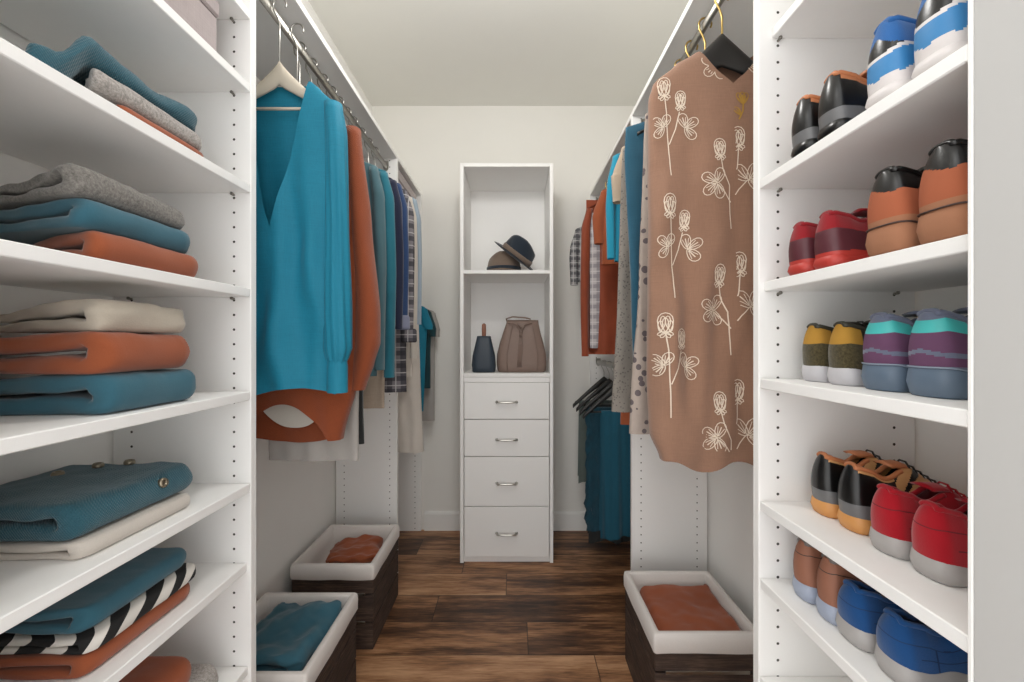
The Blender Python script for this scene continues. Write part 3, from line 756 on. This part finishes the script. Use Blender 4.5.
rs('dress', 'teal sleeveless dress on the right rod behind the grey dotted dress', 'dress', .525, 1.20, cloth('teal_linen', srgb(42, 84, 104), 'woven'), 1.80, .198, 1.08, 12.4, flare=-.022, hanglabel='black hanger of the teal sleeveless dress')
rs('dress', 'long grey dress with a pebble print behind the teal dress', 'dress', .525, 1.28, PEB, 1.78, .186, .955, 13.2, flare=.034, hanglabel='black hanger of the pebble print dress')
rs('t_shirt', 'taupe short-sleeved top beside the pebble print dress', 't-shirt', .53, 1.35, cloth('taupe_cotton', srgb(176, 158, 138), 'fine'), 1.815, .172, 1.30, 14.8, sleeves=(1.63, .030), hanglabel='black hanger of the taupe top')
rs('blouse', 'bright turquoise blouse on the right rod behind the taupe top', 'blouse', .525, 1.425, cloth('turquoise_bright', srgb(38, 138, 166), 'fine'), 1.82, .178, 1.45, 15.5, sleeves=(1.46, .018), hanglabel='black hanger of the bright turquoise blouse')
rs('dress', 'rust dress with only its edge showing behind the pebble print dress', 'dress', .54, 1.50, RUST, 1.78, .15, .87, 16.3, hanglabel='black hanger of the rust dress')
# far right corner
FG = 'clothes hanging in the far right corner'
VEL = cloth('rust_velvet', srgb(140, 66, 40), 'fine', var=.25, rough=.6)
LPL = plaid('pale_plaid', srgb(196, 190, 190), srgb(140, 134, 140), srgb(225, 220, 220), .05)
rs('t_shirt', 'short rust top in front of the rust velvet jacket in the far right corner', 't-shirt', .54, 1.80, RUST, 1.835, .155, 1.51, 17.1, group=FG, sleeves=(1.60, .030), hanglabel='black hanger of the short rust top')
rs('jacket', 'rust velvet jacket hanging open over a pale plaid shirt in the far right corner', 'jacket', .51, 2.02, VEL, 1.83, .150, 1.11, 18.5, group=FG, sleeves=(1.10, .022), hanglabel='black hanger of the rust velvet jacket', vneck=(1.112, .032, -.122, .12), depth=.030)
rs('shirt', 'pale grey plaid shirt showing under the rust velvet jacket', 'shirt', .515, 2.02, LPL, 1.80, .140, 1.14, 19.2, group=FG, depth=.010, fold=.003)
rs('shirt', 'grey checked shirt with its sleeve out nearest the back wall at the upper right', 'shirt', .505, 2.25, plaid('grey_check', srgb(150, 148, 148), srgb(60, 60, 66), srgb(210, 208, 206), .04), 1.79, .165, 1.50, 20.0, group=FG, sleeves=(1.48, .026), hanglabel='black hanger of the grey checked shirt')
# lower right: trousers folded over black hangers
def trousers(label, x, y, mat, w, z1, zbar, seed, hl, ruffle=0, t=.016):
    r = thing('trousers', label, 'trousers', (x, y, z1), 'trousers on the low right rod')
    bm = bmesh.new(); rings = []; L = zbar-z1; path = []
    N = 30
    for k in range(N+1): path.append((-t, L*k/N*1.0))
    for k in range(1, 6): a = pi*k/6; path.append((-t*cos(a), L+t*.7*sin(a)))
    for k in range(N+1): path.append((t, L-(L-.03)*k/N))
    nx_ = 44
    for (yy, zz) in path:
        ring = []
        for j in range(nx_+1):
            u = -1+2*j/nx_; xx = u*w/2*(1-.06*(zz/L))
            f = (.006*sin(u*9+seed)+.004*sin(u*17+seed*2+zz*3))*(1-zz/L*.7)
            rf = ruffle*(nz(zz*1.0, u*.3, seed, 26)*1.3+.25*sin(zz*70+u*5))*max(0, -u-.25) if ruffle else 0
            ring.append((xx+rf*.6, yy+f+rf*.5, zz+.01*sin(u*5+seed)*(1 if zz < .02 else 0)))
        rings.append(ring)
    loft(bm, rings, closed=False); link('legs', bm, mat, r)
    rr_ = hanger(hl, RRX, y, 1.045, 'black', .972, .812, .18, .020, .024, 'black hangers on the low right rod', th=.009, ex=1.05)
    bm = bmesh.new()
    tube(bm, [(-.165, 0, zbar-.812+.002), (.165, 0, zbar-.812+.002)], .005, 8)
    for sx in (-1, 1): tube(bm, [(sx*.168, -.008, .0), (sx*.165, 0, zbar-.812+.002)], .004, 6)
    link('trouser_bar', bm, BLACKP, rr_)
DT = cloth('deep_teal_cotton', srgb(30, 84, 104), 'fine'); 
trousers('deep teal trousers, frontmost on the low right rod', .54, 2.03, DT, .235, .205, .822, 1.1, 'black hanger nearest, carrying the deep teal trousers')
trousers('dark teal ruffled trousers behind the frontmost ones on the low right rod', .505, 2.13, cloth('ruffled_teal', srgb(32, 72, 88), 'knit'), .27, .20, .822, 2.3, 'second nearest black hanger on the low right rod', ruffle=.03)
trousers('black trousers peeping out below the teal ones on the low right rod', .53, 2.24, CHAR, .25, .085, .822, 3.2, 'third black hanger on the low right rod')
trousers('slate grey-green trousers farthest back on the low right rod', .505, 2.37, cloth('grey_green', srgb(98, 108, 104), 'fine'), .27, .36, .822, 4.6, 'black hanger farthest back on the low right rod')

# ------------------------------------------------------------------ shoes
def shoe(label, xh, y, z, W, Hh, mats, zones, sole_t=.022, sole_mat=None, L=.215, collar=.62, sole_flare=.001, group='shoes on the right shelves', low=.62, heel_lean=.010, lace=None, lining=None, sole_wave=.002, pull=False, name='sneaker', solezone=None, rot=0, welt=None):
    """heel at xh facing the aisle, toe towards +x; y is its centre line"""
    r = thing(name, label, 'shoe', (xh, y, z), group, (0, 0, rot))
    NS, NA = 130, 116
    def halfw(t):   # footprint half width along length
        a = min(1, t/.088); e0 = max(0, 1-(1-a)**2.4)**.44; b = min(1, (1-t)/.22); e1 = (max(0, 1-(1-b)**2.2))**.5
        return W/2*(e0)*(e1)*(.93+.07*sin(min(1, t*1.35)*pi-1.1))
    def top(t):
        if t < .05: return Hh*(.97+.03*t/.05)
        if t < .16: return Hh*(1-.06*(t-.05)/.11)
        if t < .34: k = (t-.16)/.18; return Hh*(.94-.10*sin(k*pi))
        if t < .42: k = (t-.34)/.08; return Hh*(.94+.07*k)
        k = (t-.42)/.58; return Hh*(1.01-(1.01-low*.72)*(1-(1-k)**1.5)) if k < .999 else Hh*low*.72
    bm = bmesh.new(); rings = []; AL = []
    for j in range(NA//2+1):
        s0 = sin(pi/2*j/(NA//2)); AL.append(math.asin(min(1, s0**(1/.55))))
    AL = AL[:-1]+[pi/2]+[pi-q for q in AL[:-1][::-1]]
    AOP = max(q for q in AL if q <= pi/2-.42)
    def shape(t, a):
        hw = max(halfw(t), .0006); h = top(t)-sole_t
        if t > .9: h *= (max(.02, 1-((t-.9)/.1)**2))**.5
        ca, sa = cos(a), sin(a)
        narrow = .77
        s_ = abs(sa)**.55
        wy = hw*(1-(1-narrow)*s_**2.2)*(abs(ca)**.55)*(1 if ca > 0 else -1)
        zz = sole_t-.003+(h+.003)*s_
        x = L*t-heel_lean*(0 if t > .3 else (1-t/.3))*sin(s_*pi*.9)*.6 + (heel_lean*.5*s_*(1-t/.15) if t < .15 else 0)
        return Vector((x, wy, zz))
    ts = [.14*(k/38)**2 for k in range(38)]
    k0 = len(ts); ts += [.14+.86*k/(NS-k0) for k in range(NS-k0+1)]
    for t in ts: rings.append([shape(t, a_) for a_ in AL])
    for p in rings[0]: p.y = 0
    R = [[bm.verts.new(p) for p in ring] for ring in rings]
    for i in range(len(R)-1):
        for j in range(NA):
            tm = (ts[i]+ts[i+1])/2; am = (AL[j]+AL[j+1])/2
            if .03 < tm < .36 and abs(am-pi/2) < pi/2-AOP: continue
            try: f = bm.faces.new((R[i][j], R[i][j+1], R[i+1][j+1], R[i+1][j]))
            except ValueError: continue
            c = f.calc_center_median(); hfrac = (c.z-sole_t)/(top(tm)-sole_t)
            f.material_index = zones(tm, max(0, hfrac), c.y/(W/2))
    bm.faces.new(R[-1]).material_index = 0
    bmesh.ops.remove_doubles(bm, verts=bm.verts[:], dist=.00005)
    up = link('upper', bm, mats, r)
    md = up.modifiers.new('thickness', 'SOLIDIFY'); md.thickness = .003; md.offset = -1
    # padded collar following the rim
    bm = bmesh.new(); a0 = AOP; a1 = pi-AOP; rim = []
    tt = [t for t in ts if .03 <= t <= .37]
    rim += [shape(t, a0) for t in tt[::-1]]; rim += [shape(tt[0], a0+(a1-a0)*k/8) for k in range(1, 8)]; rim += [shape(t, a1) for t in tt]
    tube(bm, rim, .0038, 8); link('collar', bm, lining or mats[-1], r)
    # lining floor
    bm = bmesh.new(); n = 16
    loft(bm, [[(L*(.03+.36*k/n), s_*halfw(.03+.36*k/n)*.85, sole_t+.012) for s_ in (-1, -.5, 0, .5, 1)] for k in range(n+1)], closed=False)
    link('insole', bm, BLACKP, r)
    # tongue
    bm = bmesh.new(); rings = []
    for k in range(9):
        u = k/8; t = .33+.20*u; z0 = top(t)*(1.0)+.014*(1-u)**1.5-.002; wv = W*.27*(1-.15*u)
        xx = L*t-.012*(1-u)**2
        rings.append([(xx-.0025, wv*(-1+2*j/8), z0-.004*((-1+2*j/8)**2)-.0) for j in range(9)]+[(xx+.0035, wv*(1-2*j/8), z0-.004*((1-2*j/8)**2)-.004) for j in range(9)])
    loft(bm, rings, cap0=True, cap1=True); link('tongue', bm, mats[-1] if lining is None else lining, r)
    if lace:
        bm = bmesh.new()
        for k in range(5):
            t = .42+.055*k; zt = top(t)+.002; wv = W*.25
            tube(bm, [(L*t, -wv, zt-.007), (L*(t+.008), -wv*.4, zt+.001), (L*(t+.012), wv*.4, zt+.001), (L*(t+.02), wv, zt-.007)], .0017, 6)
        link('laces', bm, lace, r)
    # sole
    bm = bmesh.new(); outline = []
    m = 40; tl = [0, .002, .006, .013, .025, .04]+[.06+.94*k/m for k in range(m+1)]
    for t in tl: outline.append((L*t, halfw(t), t))
    outline += [(x, -w_, t) for (x, w_, t) in outline[::-1] if w_ > 1e-5]
    if outline[0][1] < 1e-6: pass
    rings = []
    for (f, ex) in ((0, -.002), (.08, .0005), (.5, .002+sole_flare), (.92, .0015), (1.0, -.0005)):
        ring = []
        for (x, yv, t) in outline:
            hh = sole_t*(1.15 if t < .5 else 1.15-.5*(t-.5))
            wv = sole_wave*sin(t*26+1)*(f > .9)*(1 if t < .8 else 0)
            sgn = 1 if yv > 0 else (-1 if yv < 0 else 0); back = -ex if t < .03 else (ex if t > .97 else 0)
            ring.append((x+back, yv+sgn*ex, hh*f+wv+.0004+(.006*max(0, t-.8)/.2)))
        rings.append(ring)
    loft(bm, rings, cap0=True, cap1=True)
    sm = sole_mat if isinstance(sole_mat, list) else [sole_mat]
    if solezone:
        for f in bm.faces: c = f.calc_center_median(); f.material_index = solezone(c.x/L, c.z/sole_t)
    link('sole', bm, sm, r)
    if welt:
        bm = bmesh.new(); zz_ = sole_t*1.15
        wl = [(L*t-(.0022 if t < .03 else 0), (halfw(t)+.0016)*sg, zz_+sole_wave*sin(t*26+1)*(1 if t < .8 else 0)) for sg, seq in ((1, [t for t in tl if t < .78][::-1]), (-1, [t for t in tl if t < .78][1:])) for t in seq]
        tube(bm, wl, .0012, 6); link('welt', bm, welt, r)
    if pull:
        bm = bmesh.new(); pts = [(-.001, 0, Hh-.02), (-.008, 0, Hh-.010), (-.006, 0, Hh+.006), (.006, 0, Hh+.006), (.010, 0, Hh-.006)]
        tube(bm, pts, .006, 6, flat=.25); link('pull_tab', bm, mats[0], r)
    return r
L_ = lambda nm, c, k=.5: plain(nm, c, k, 0, .06, 60, .15)
BLK = L_('black_leather', srgb(17, 16, 16), .28); ORG = L_('orange_mesh', srgb(188, 118, 76)); TANM = L_('tan_mesh', srgb(200, 150, 98)); GUM = L_('gum_rubber', srgb(206, 146, 84))
SBLUE = L_('sky_blue_mesh', srgb(58, 128, 182)); RBLU = cloth('royal_blue_mesh', srgb(44, 98, 160), 'fine'); WHT = L_('white_rubber', srgb(214, 208, 206)); SIL = L_('grey_leather', srgb(105, 105, 106), .35)
DRED = cloth('dark_red_mesh', srgb(140, 26, 34), 'fine'); DPLM = L_('plum_leather', srgb(84, 38, 46)); REDR = L_('red_rubber', srgb(176, 56, 48))
OBR = L_('orange_suede', srgb(160, 88, 58), .9); TBR = L_('tan_suede_sole', srgb(154, 106, 78), .9)
MUST = L_('mustard_suede', srgb(172, 128, 48), .9); OLIV = cloth('olive_mesh', srgb(74, 66, 44), 'melange'); LGRU = L_('light_grey_rubber', srgb(190, 188, 192)); DOLV = L_('dark_olive', srgb(52, 50, 40))
PURP = L_('purple_suede', srgb(98, 62, 92), .85); AQUA = L_('aqua_band', srgb(70, 182, 180)); GRB = cloth('grey_blue_mesh', srgb(104, 110, 130), 'fine'); SLB = L_('slate_blue_rubber', srgb(92, 108, 126))
RED = cloth('red_suede', srgb(164, 20, 34), 'fine'); GRU = L_('grey_rubber', srgb(168, 164, 162)); BRN = L_('brown_leather', srgb(146, 97, 76), .7); BGR = L_('blue_grey_rubber', srgb(156, 164, 182)); MBL = cloth('blue_suede', srgb(27, 74, 128), 'fine'); DGY = L_('dark_grey_lining', srgb(110, 104, 100)); RDK = L_('deep_red_stitch', srgb(104, 12, 24), .8); BDK = L_('deep_blue_stitch', srgb(14, 46, 88), .8); WDK = L_('dark_stitch', srgb(60, 40, 34)); WLT = L_('light_stitch', srgb(130, 142, 158))
def pair(kind, xh, xn_px, xf_px, zi, W, Hh, lf, ln, **kw):
    Yn = F*xh/(xn_px-CX); yn = Yn-W/2; yf = max(yn+W+.0045, F*xh/(xf_px-CX)-W/2)
    yf = min(yf, YRP-.004-W/2)
    shoe(lf, xh, yf, RT[zi], W, Hh, **kw); shoe(ln, xh+.001, yn, RT[zi], W, Hh, **kw)
Z1 = lambda t, h, y: 1 if (t < .16 and h > .93-.9*0 and h > .9) or (.16 < t < .40 and h > .62) else (2 if h < .30 and t < .3 else (1 if t > .40 and h > .3 and int(t*22) % 3 else 0))
pair('a', .478, 812, 791, 6, .056, .098, 'black sneaker with orange lining farthest along the top shoe shelf', 'black sneaker with orange lining beside the blue sneakers',
     mats=[BLK, ORG, SIL], zones=lambda t, h, y: 2 if h < .26 and t < .5 else (1 if (t > .27 and .25 < h and (t*14+h*3) % 2 > .7) or (.05 < t < .3 and h > .80) else 0), sole_mat=[BLK, WHT], lining=ORG, lace=BLK, heel_lean=.012, sole_t=.016)
def zb(t, h, y):
    e = .50+.22*sin(min(1, t*5)*pi*.5)-.0
    if h < .16+.10*abs(sin(t*16+y)): return 2
    if h < .44+.08*sin(t*12): return 1
    if h < .50+.08*sin(t*12): return 2
    if h < .78-.3*abs(y)+.25*t: return 0
    return 3
pair('b', .478, 903, 867, 6, .060, .108, 'blue, black and white sneaker, the farther of the blue pair on the top shoe shelf', 'blue, black and white sneaker by the entry wall on the top shoe shelf',
     mats=[BLK, SBLUE, WHT, RBLU], zones=zb, sole_mat=[WHT, SBLUE], solezone=lambda t, z: 0, lining=RBLU, lace=WHT, sole_t=.014)
pair('c', .482, 808, 789, 5, .056, .088, 'dark red sneaker farthest along its shelf, beside its twin', 'dark red sneaker beside the tall orange-brown shoes',
     mats=[DRED, DPLM, REDR, WHT], zones=lambda t, h, y: 2 if h < .14 else (3 if .25 < t < .48 and abs(h-(.62-.55*(t-.25))) < .03 else (1 if h < .62-.9*max(0, t-.25) and t < .5 else 0)), sole_mat=REDR, lining=DRED, lace=DRED, sole_t=.014)
pair('d', .482, 907, 866, 5, .066, .112, 'orange-brown suede shoe with a black collar, beside the dark red sneakers', 'orange-brown suede shoe with a black collar, by the entry wall',
     mats=[OBR, BLK, TBR], zones=lambda t, h, y: 1 if h > .66+.5*max(0, t-.12)+.06*sin(y*3) and t < .34 else (2 if h < .18 else 0), sole_mat=TBR, lining=BLK, sole_t=.030, welt=WDK, lace=OBR, name='suede_shoe')
pair('e', .525, 822, 800, 4, .056, .102, 'olive and mustard sneaker with a pale sole, the farther of the two', 'olive and mustard sneaker with a pale sole, next to the purple sneakers',
     mats=[OLIV, MUST, DOLV], zones=lambda t, h, y: (1 if (h > .56 and t < .14) or (.14 <= t < .26 and .42 < h < .66) else (2 if t > .3 or h > .7 else 0)), sole_mat=LGRU, lining=DOLV, lace=DOLV, sole_t=.024)
def zp(t, h, y):
    if t > .30: return 1 if abs(h-.62+.6*(t-.3)) < .09 else (2 if h < .42 and h > .1 else 0)
    if h > .86: return 0
    if h > .66: return 1
    if abs(h-(.36-.10*abs(y))) < .035: return 0
    return 2 if h > .10 else 0
pair('f', .525, 898, 861, 4, .066, .112, 'purple and grey sneaker with an aqua band, beside the mustard sneakers', 'purple and grey sneaker with an aqua band, by the entry wall',
     mats=[GRB, AQUA, PURP], zones=zp, sole_mat=SLB, lining=GRB, lace=PURP, sole_t=.032, welt=WLT)
pair('g', .542, 832, 813, 3, .056, .108, 'black and tan sneaker with a gum sole, farther from the red sneakers', 'black and tan sneaker with a gum sole, next to the red sneakers',
     mats=[BLK, TANM, SIL], zones=lambda t, h, y: 2 if h < .30 and t < .35 else (1 if (t > .30 and h > .25 and (t*13-h*4) % 2 > .6) or (.04 < t < .3 and h > .86) else 0), sole_mat=GUM, lining=ORG, lace=BLK, heel_lean=.014, sole_t=.022)
pair('h', .535, 902, 876, 3, .058, .096, 'red suede sneaker with a grey sole, beside the black and tan pair', 'red suede sneaker with a grey sole, by the entry wall',
     mats=[RED, RDK], zones=lambda t, h, y: 1 if (abs(h-.62) < .014 and t < .5) or (abs(h-.30) < .012 and t > .10) or (.185 < t < .195 and h < .62) else 0, sole_mat=GRU, lining=RED, lace=RED, sole_t=.024)
pair('i', .507, 811, 795, 2, .052, .104, 'brown leather shoe with a blue-grey sole, farthest along the lowest shoe shelf', 'brown leather shoe with a blue-grey sole, next to the blue shoes',
     mats=[BRN, DGY, WDK], zones=lambda t, h, y: 2 if (abs(h-.72) < .012 and t < .4) or (.185 < t < .193 and h < .72) else (1 if t > .38 and h > .7 else 0), sole_mat=BGR, lining=DGY, lace=DGY, sole_t=.026, name='leather_shoe')
pair('j', .507, 867, 846, 2, .064, .086, 'blue suede sneaker with a grey sole, beside the brown shoes', 'blue suede sneaker with a grey sole, nearest on the lowest shoe shelf',
     mats=[MBL, BDK], zones=lambda t, h, y: 1 if (abs(h-.60) < .014 and t < .5) or (abs(h-.32) < .012 and t > .10) or (.185 < t < .195 and h < .6) else 0, sole_mat=GRU, lining=MBL, lace=MBL, sole_t=.026)

# ------------------------------------------------------------------ hats and bags on the tower
def lathe(bm, prof, n=40, mi=0, fn=None):
    rings = []
    for (r_, z_) in prof:
        ring = []
        for k in range(n):
            a = 2*pi*k/n; p = Vector((max(r_, .0003)*cos(a), max(r_, .0003)*sin(a), z_))
            if fn: p = fn(p, a, r_, z_)
            ring.append(p)
        rings.append(ring)
    loft(bm, rings, mi=mi)
def hat(label, loc, rot, felt, band, Rc=.078, Rb=.13, hc=.105):
    r = thing('fedora', label, 'hat', loc, 'hats on the tower shelf', rot)
    def pinch(p, a, r_, z_):
        t = max(0, (z_-hc*.35)/(hc*.65)); q = Vector(p)
        q.x *= 1.12
        if r_ < Rc*1.2 and t > 0:
            front = max(0, cos(a)); q.y *= 1-.42*t*front; q.z -= .016*t*t*max(0, cos(a))
            q.z += -.022*t*t*(1-min(1, abs(q.y)/(Rc*.6)))*(1 if r_ < Rc else .6)
        return q
    bm = bmesh.new(); prof = [(Rc, 0), (Rc*1.0, hc*.15), (Rc*.975, hc*.4), (Rc*.94, hc*.62), (Rc*.91, hc*.80), (Rc*.87, hc*.91), (Rc*.80, hc*.98), (Rc*.68, hc*1.0), (Rc*.5, hc*.96), (Rc*.25, hc*.86), (0, hc*.80)]
    lathe(bm, prof, 48, fn=pinch); link('crown', bm, felt, r, (0, 0, .004))
    def br(p, a, r_, z_):
        t = (r_-Rc)/(Rb-Rc); q = Vector(p); q.x *= 1.10; q.z += t*t*(.016*abs(sin(a))**2-.004*cos(a))+.001; return q
    bm = bmesh.new()
    lathe(bm, [(Rc-.004, .005), (Rc+.01, .0045), ((Rc+Rb)/2, .004), (Rb-.004, .004), (Rb, .0025), (Rb-.004, .001), ((Rc+Rb)/2, .001), (Rc-.004, .001)], 48, fn=br); link('brim', bm, felt, r)
    bm = bmesh.new(); lathe(bm, [(Rc*1.0, .008), (Rc*1.035, .009), (Rc*1.03, .040), (Rc*.99, .041)], 48, fn=lambda p, a, r_, z_: Vector((p.x*1.12, p.y, p.z))); link('band', bm, band, r)
FT = cloth('taupe_felt', srgb(120, 104, 92), 'fine'); FN = cloth('navy_felt', srgb(42, 50, 60), 'fine')
hat('taupe fedora with a dark band lying flat on the tower shelf under the navy one', (-.058, 2.335, zhat+.0005), (0, 0, pi*.9), FT, FN, .086, .118, .120)
hat('navy fedora with a taupe band tilted on top of the taupe fedora', (.004, 2.318, zhat+.092), (math.radians(16), math.radians(36), .1), FN, FT, .084, .134, .115)
def bagshape(prof, n=48, px_=.55):
    rings = []
    for (z_, hw, hd) in prof:
        ring = []
        for k in range(n):
            a = 2*pi*k/n; c, s_ = cos(a), sin(a)
            ring.append(((abs(c)**px_)*(1 if c > 0 else -1)*hw, (abs(s_)**px_)*(1 if s_ > 0 else -1)*hd, z_))
        rings.append(ring)
    return rings
LEA = L_('mauve_leather', srgb(128, 108, 98), .6); NLE = L_('navy_leather', srgb(40, 52, 64), .5); BRH = L_('brown_wood', srgb(132, 84, 62), .5)
sB = F/2.30
bx = (521.5-CX)/sB
r = thing('bucket_bag', 'mauve-brown leather drawstring bucket bag with a tassel on the tower shelf', 'bag', (bx, 2.30, zbag+.0005), 'bags on the tower shelf')
bm = bmesh.new(); k_ = 1/sB
pr = [(0, .126, .062), (.006, .134, .068), (.05, .139, .070), (.10, .136, .068), (.16, .122, .060), (.22, .104, .050), (.265, .092, .040), (.288, .088, .032), (.284, .084, .028), (.24, .08, .03)]
rg = bagshape(pr)
rg = [[(x+ (0 if z_ < .2 else .006*(z_-.2)/.08), y_+.004*sin(x*90)*max(0, (z_-.14)/.14), z_) for (x, y_, z_) in ring] for ring in rg]
loft(bm, rg, cap0=True); link('body', bm, LEA, r)
bm = bmesh.new(); tube(bm, [(-.074, -.048, .268), (-.06, -.055, .272), (-.02, -.056, .262), (0, -.060, .245), (.02, -.054, .262), (.055, -.05, .270)], .0045, 8); link('drawstring', bm, LEA, r)
bm = bmesh.new(); tube(bm, [(-.03, -.056, .262), (-.012, -.064, .235), (-.006, -.067, .205)], .003, 8); tube(bm, [(.018, -.056, .262), (.002, -.064, .235), (-.004, -.067, .205)], .003, 8)
tube(bm, [(-.005, -.069, .212), (-.005, -.071, .195)], .008, 10)
for q in range(7): tube(bm, [(-.005, -.071, .196), (-.012+.0035*q-.004, -.0745, .15), (-.018+.0035*q-.004, -.0765, .085), (-.021+.0035*q-.004, -.0765, .028+.006*(q % 3))], .0022, 6)
link('tassel', bm, LEA, r)
bm = bmesh.new(); tube(bm, [(-.078, 0, .272), (-.085, -.02, .295), (-.05, -.034, .305), (.02, -.036, .300), (.05, -.03, .292)], .006, 8, flat=.6); link('strap', bm, LEA, r)
bm = bmesh.new(); tube(bm, [(-.078, -.071, .01), (-.082, -.0745, .10), (-.062, -.062, .20), (-.05, -.052, .255)], .0018, 6); tube(bm, [(.086, -.068, .01), (.088, -.0715, .10), (.07, -.060, .20), (.058, -.050, .255)], .0018, 6); link('seam', bm, LEA, r)
bx = (484.3-CX)/sB
r = thing('pouch_bag', 'small navy leather pouch bag with a brown wooden handle on the tower shelf', 'bag', (bx, 2.27, zbag+.0005), 'bags on the tower shelf')
bm = bmesh.new(); loft(bm, bagshape([(0, .058, .045), (.005, .063, .05), (.04, .066, .052), (.09, .062, .048), (.14, .050, .036), (.185, .040, .022), (.198, .038, .016), (.199, .034, .012)]), cap0=True, cap1=True); link('body', bm, NLE, r)
bm = bmesh.new(); tube(bm, [(-.058, -.040, .03), (-.059, -.0395, .05), (.0, -.0485, .05)], .002, 6); link('seam', bm, NLE, r)
bm = bmesh.new(); rings = bagshape([(.194, .009, .007), (.20, .011, .008), (.235, .012, .009), (.262, .011, .008), (.268, .006, .005), (.269, .002, .002)], 20, .8); loft(bm, rings, cap0=True, cap1=True); link('handle', bm, BRH, r)
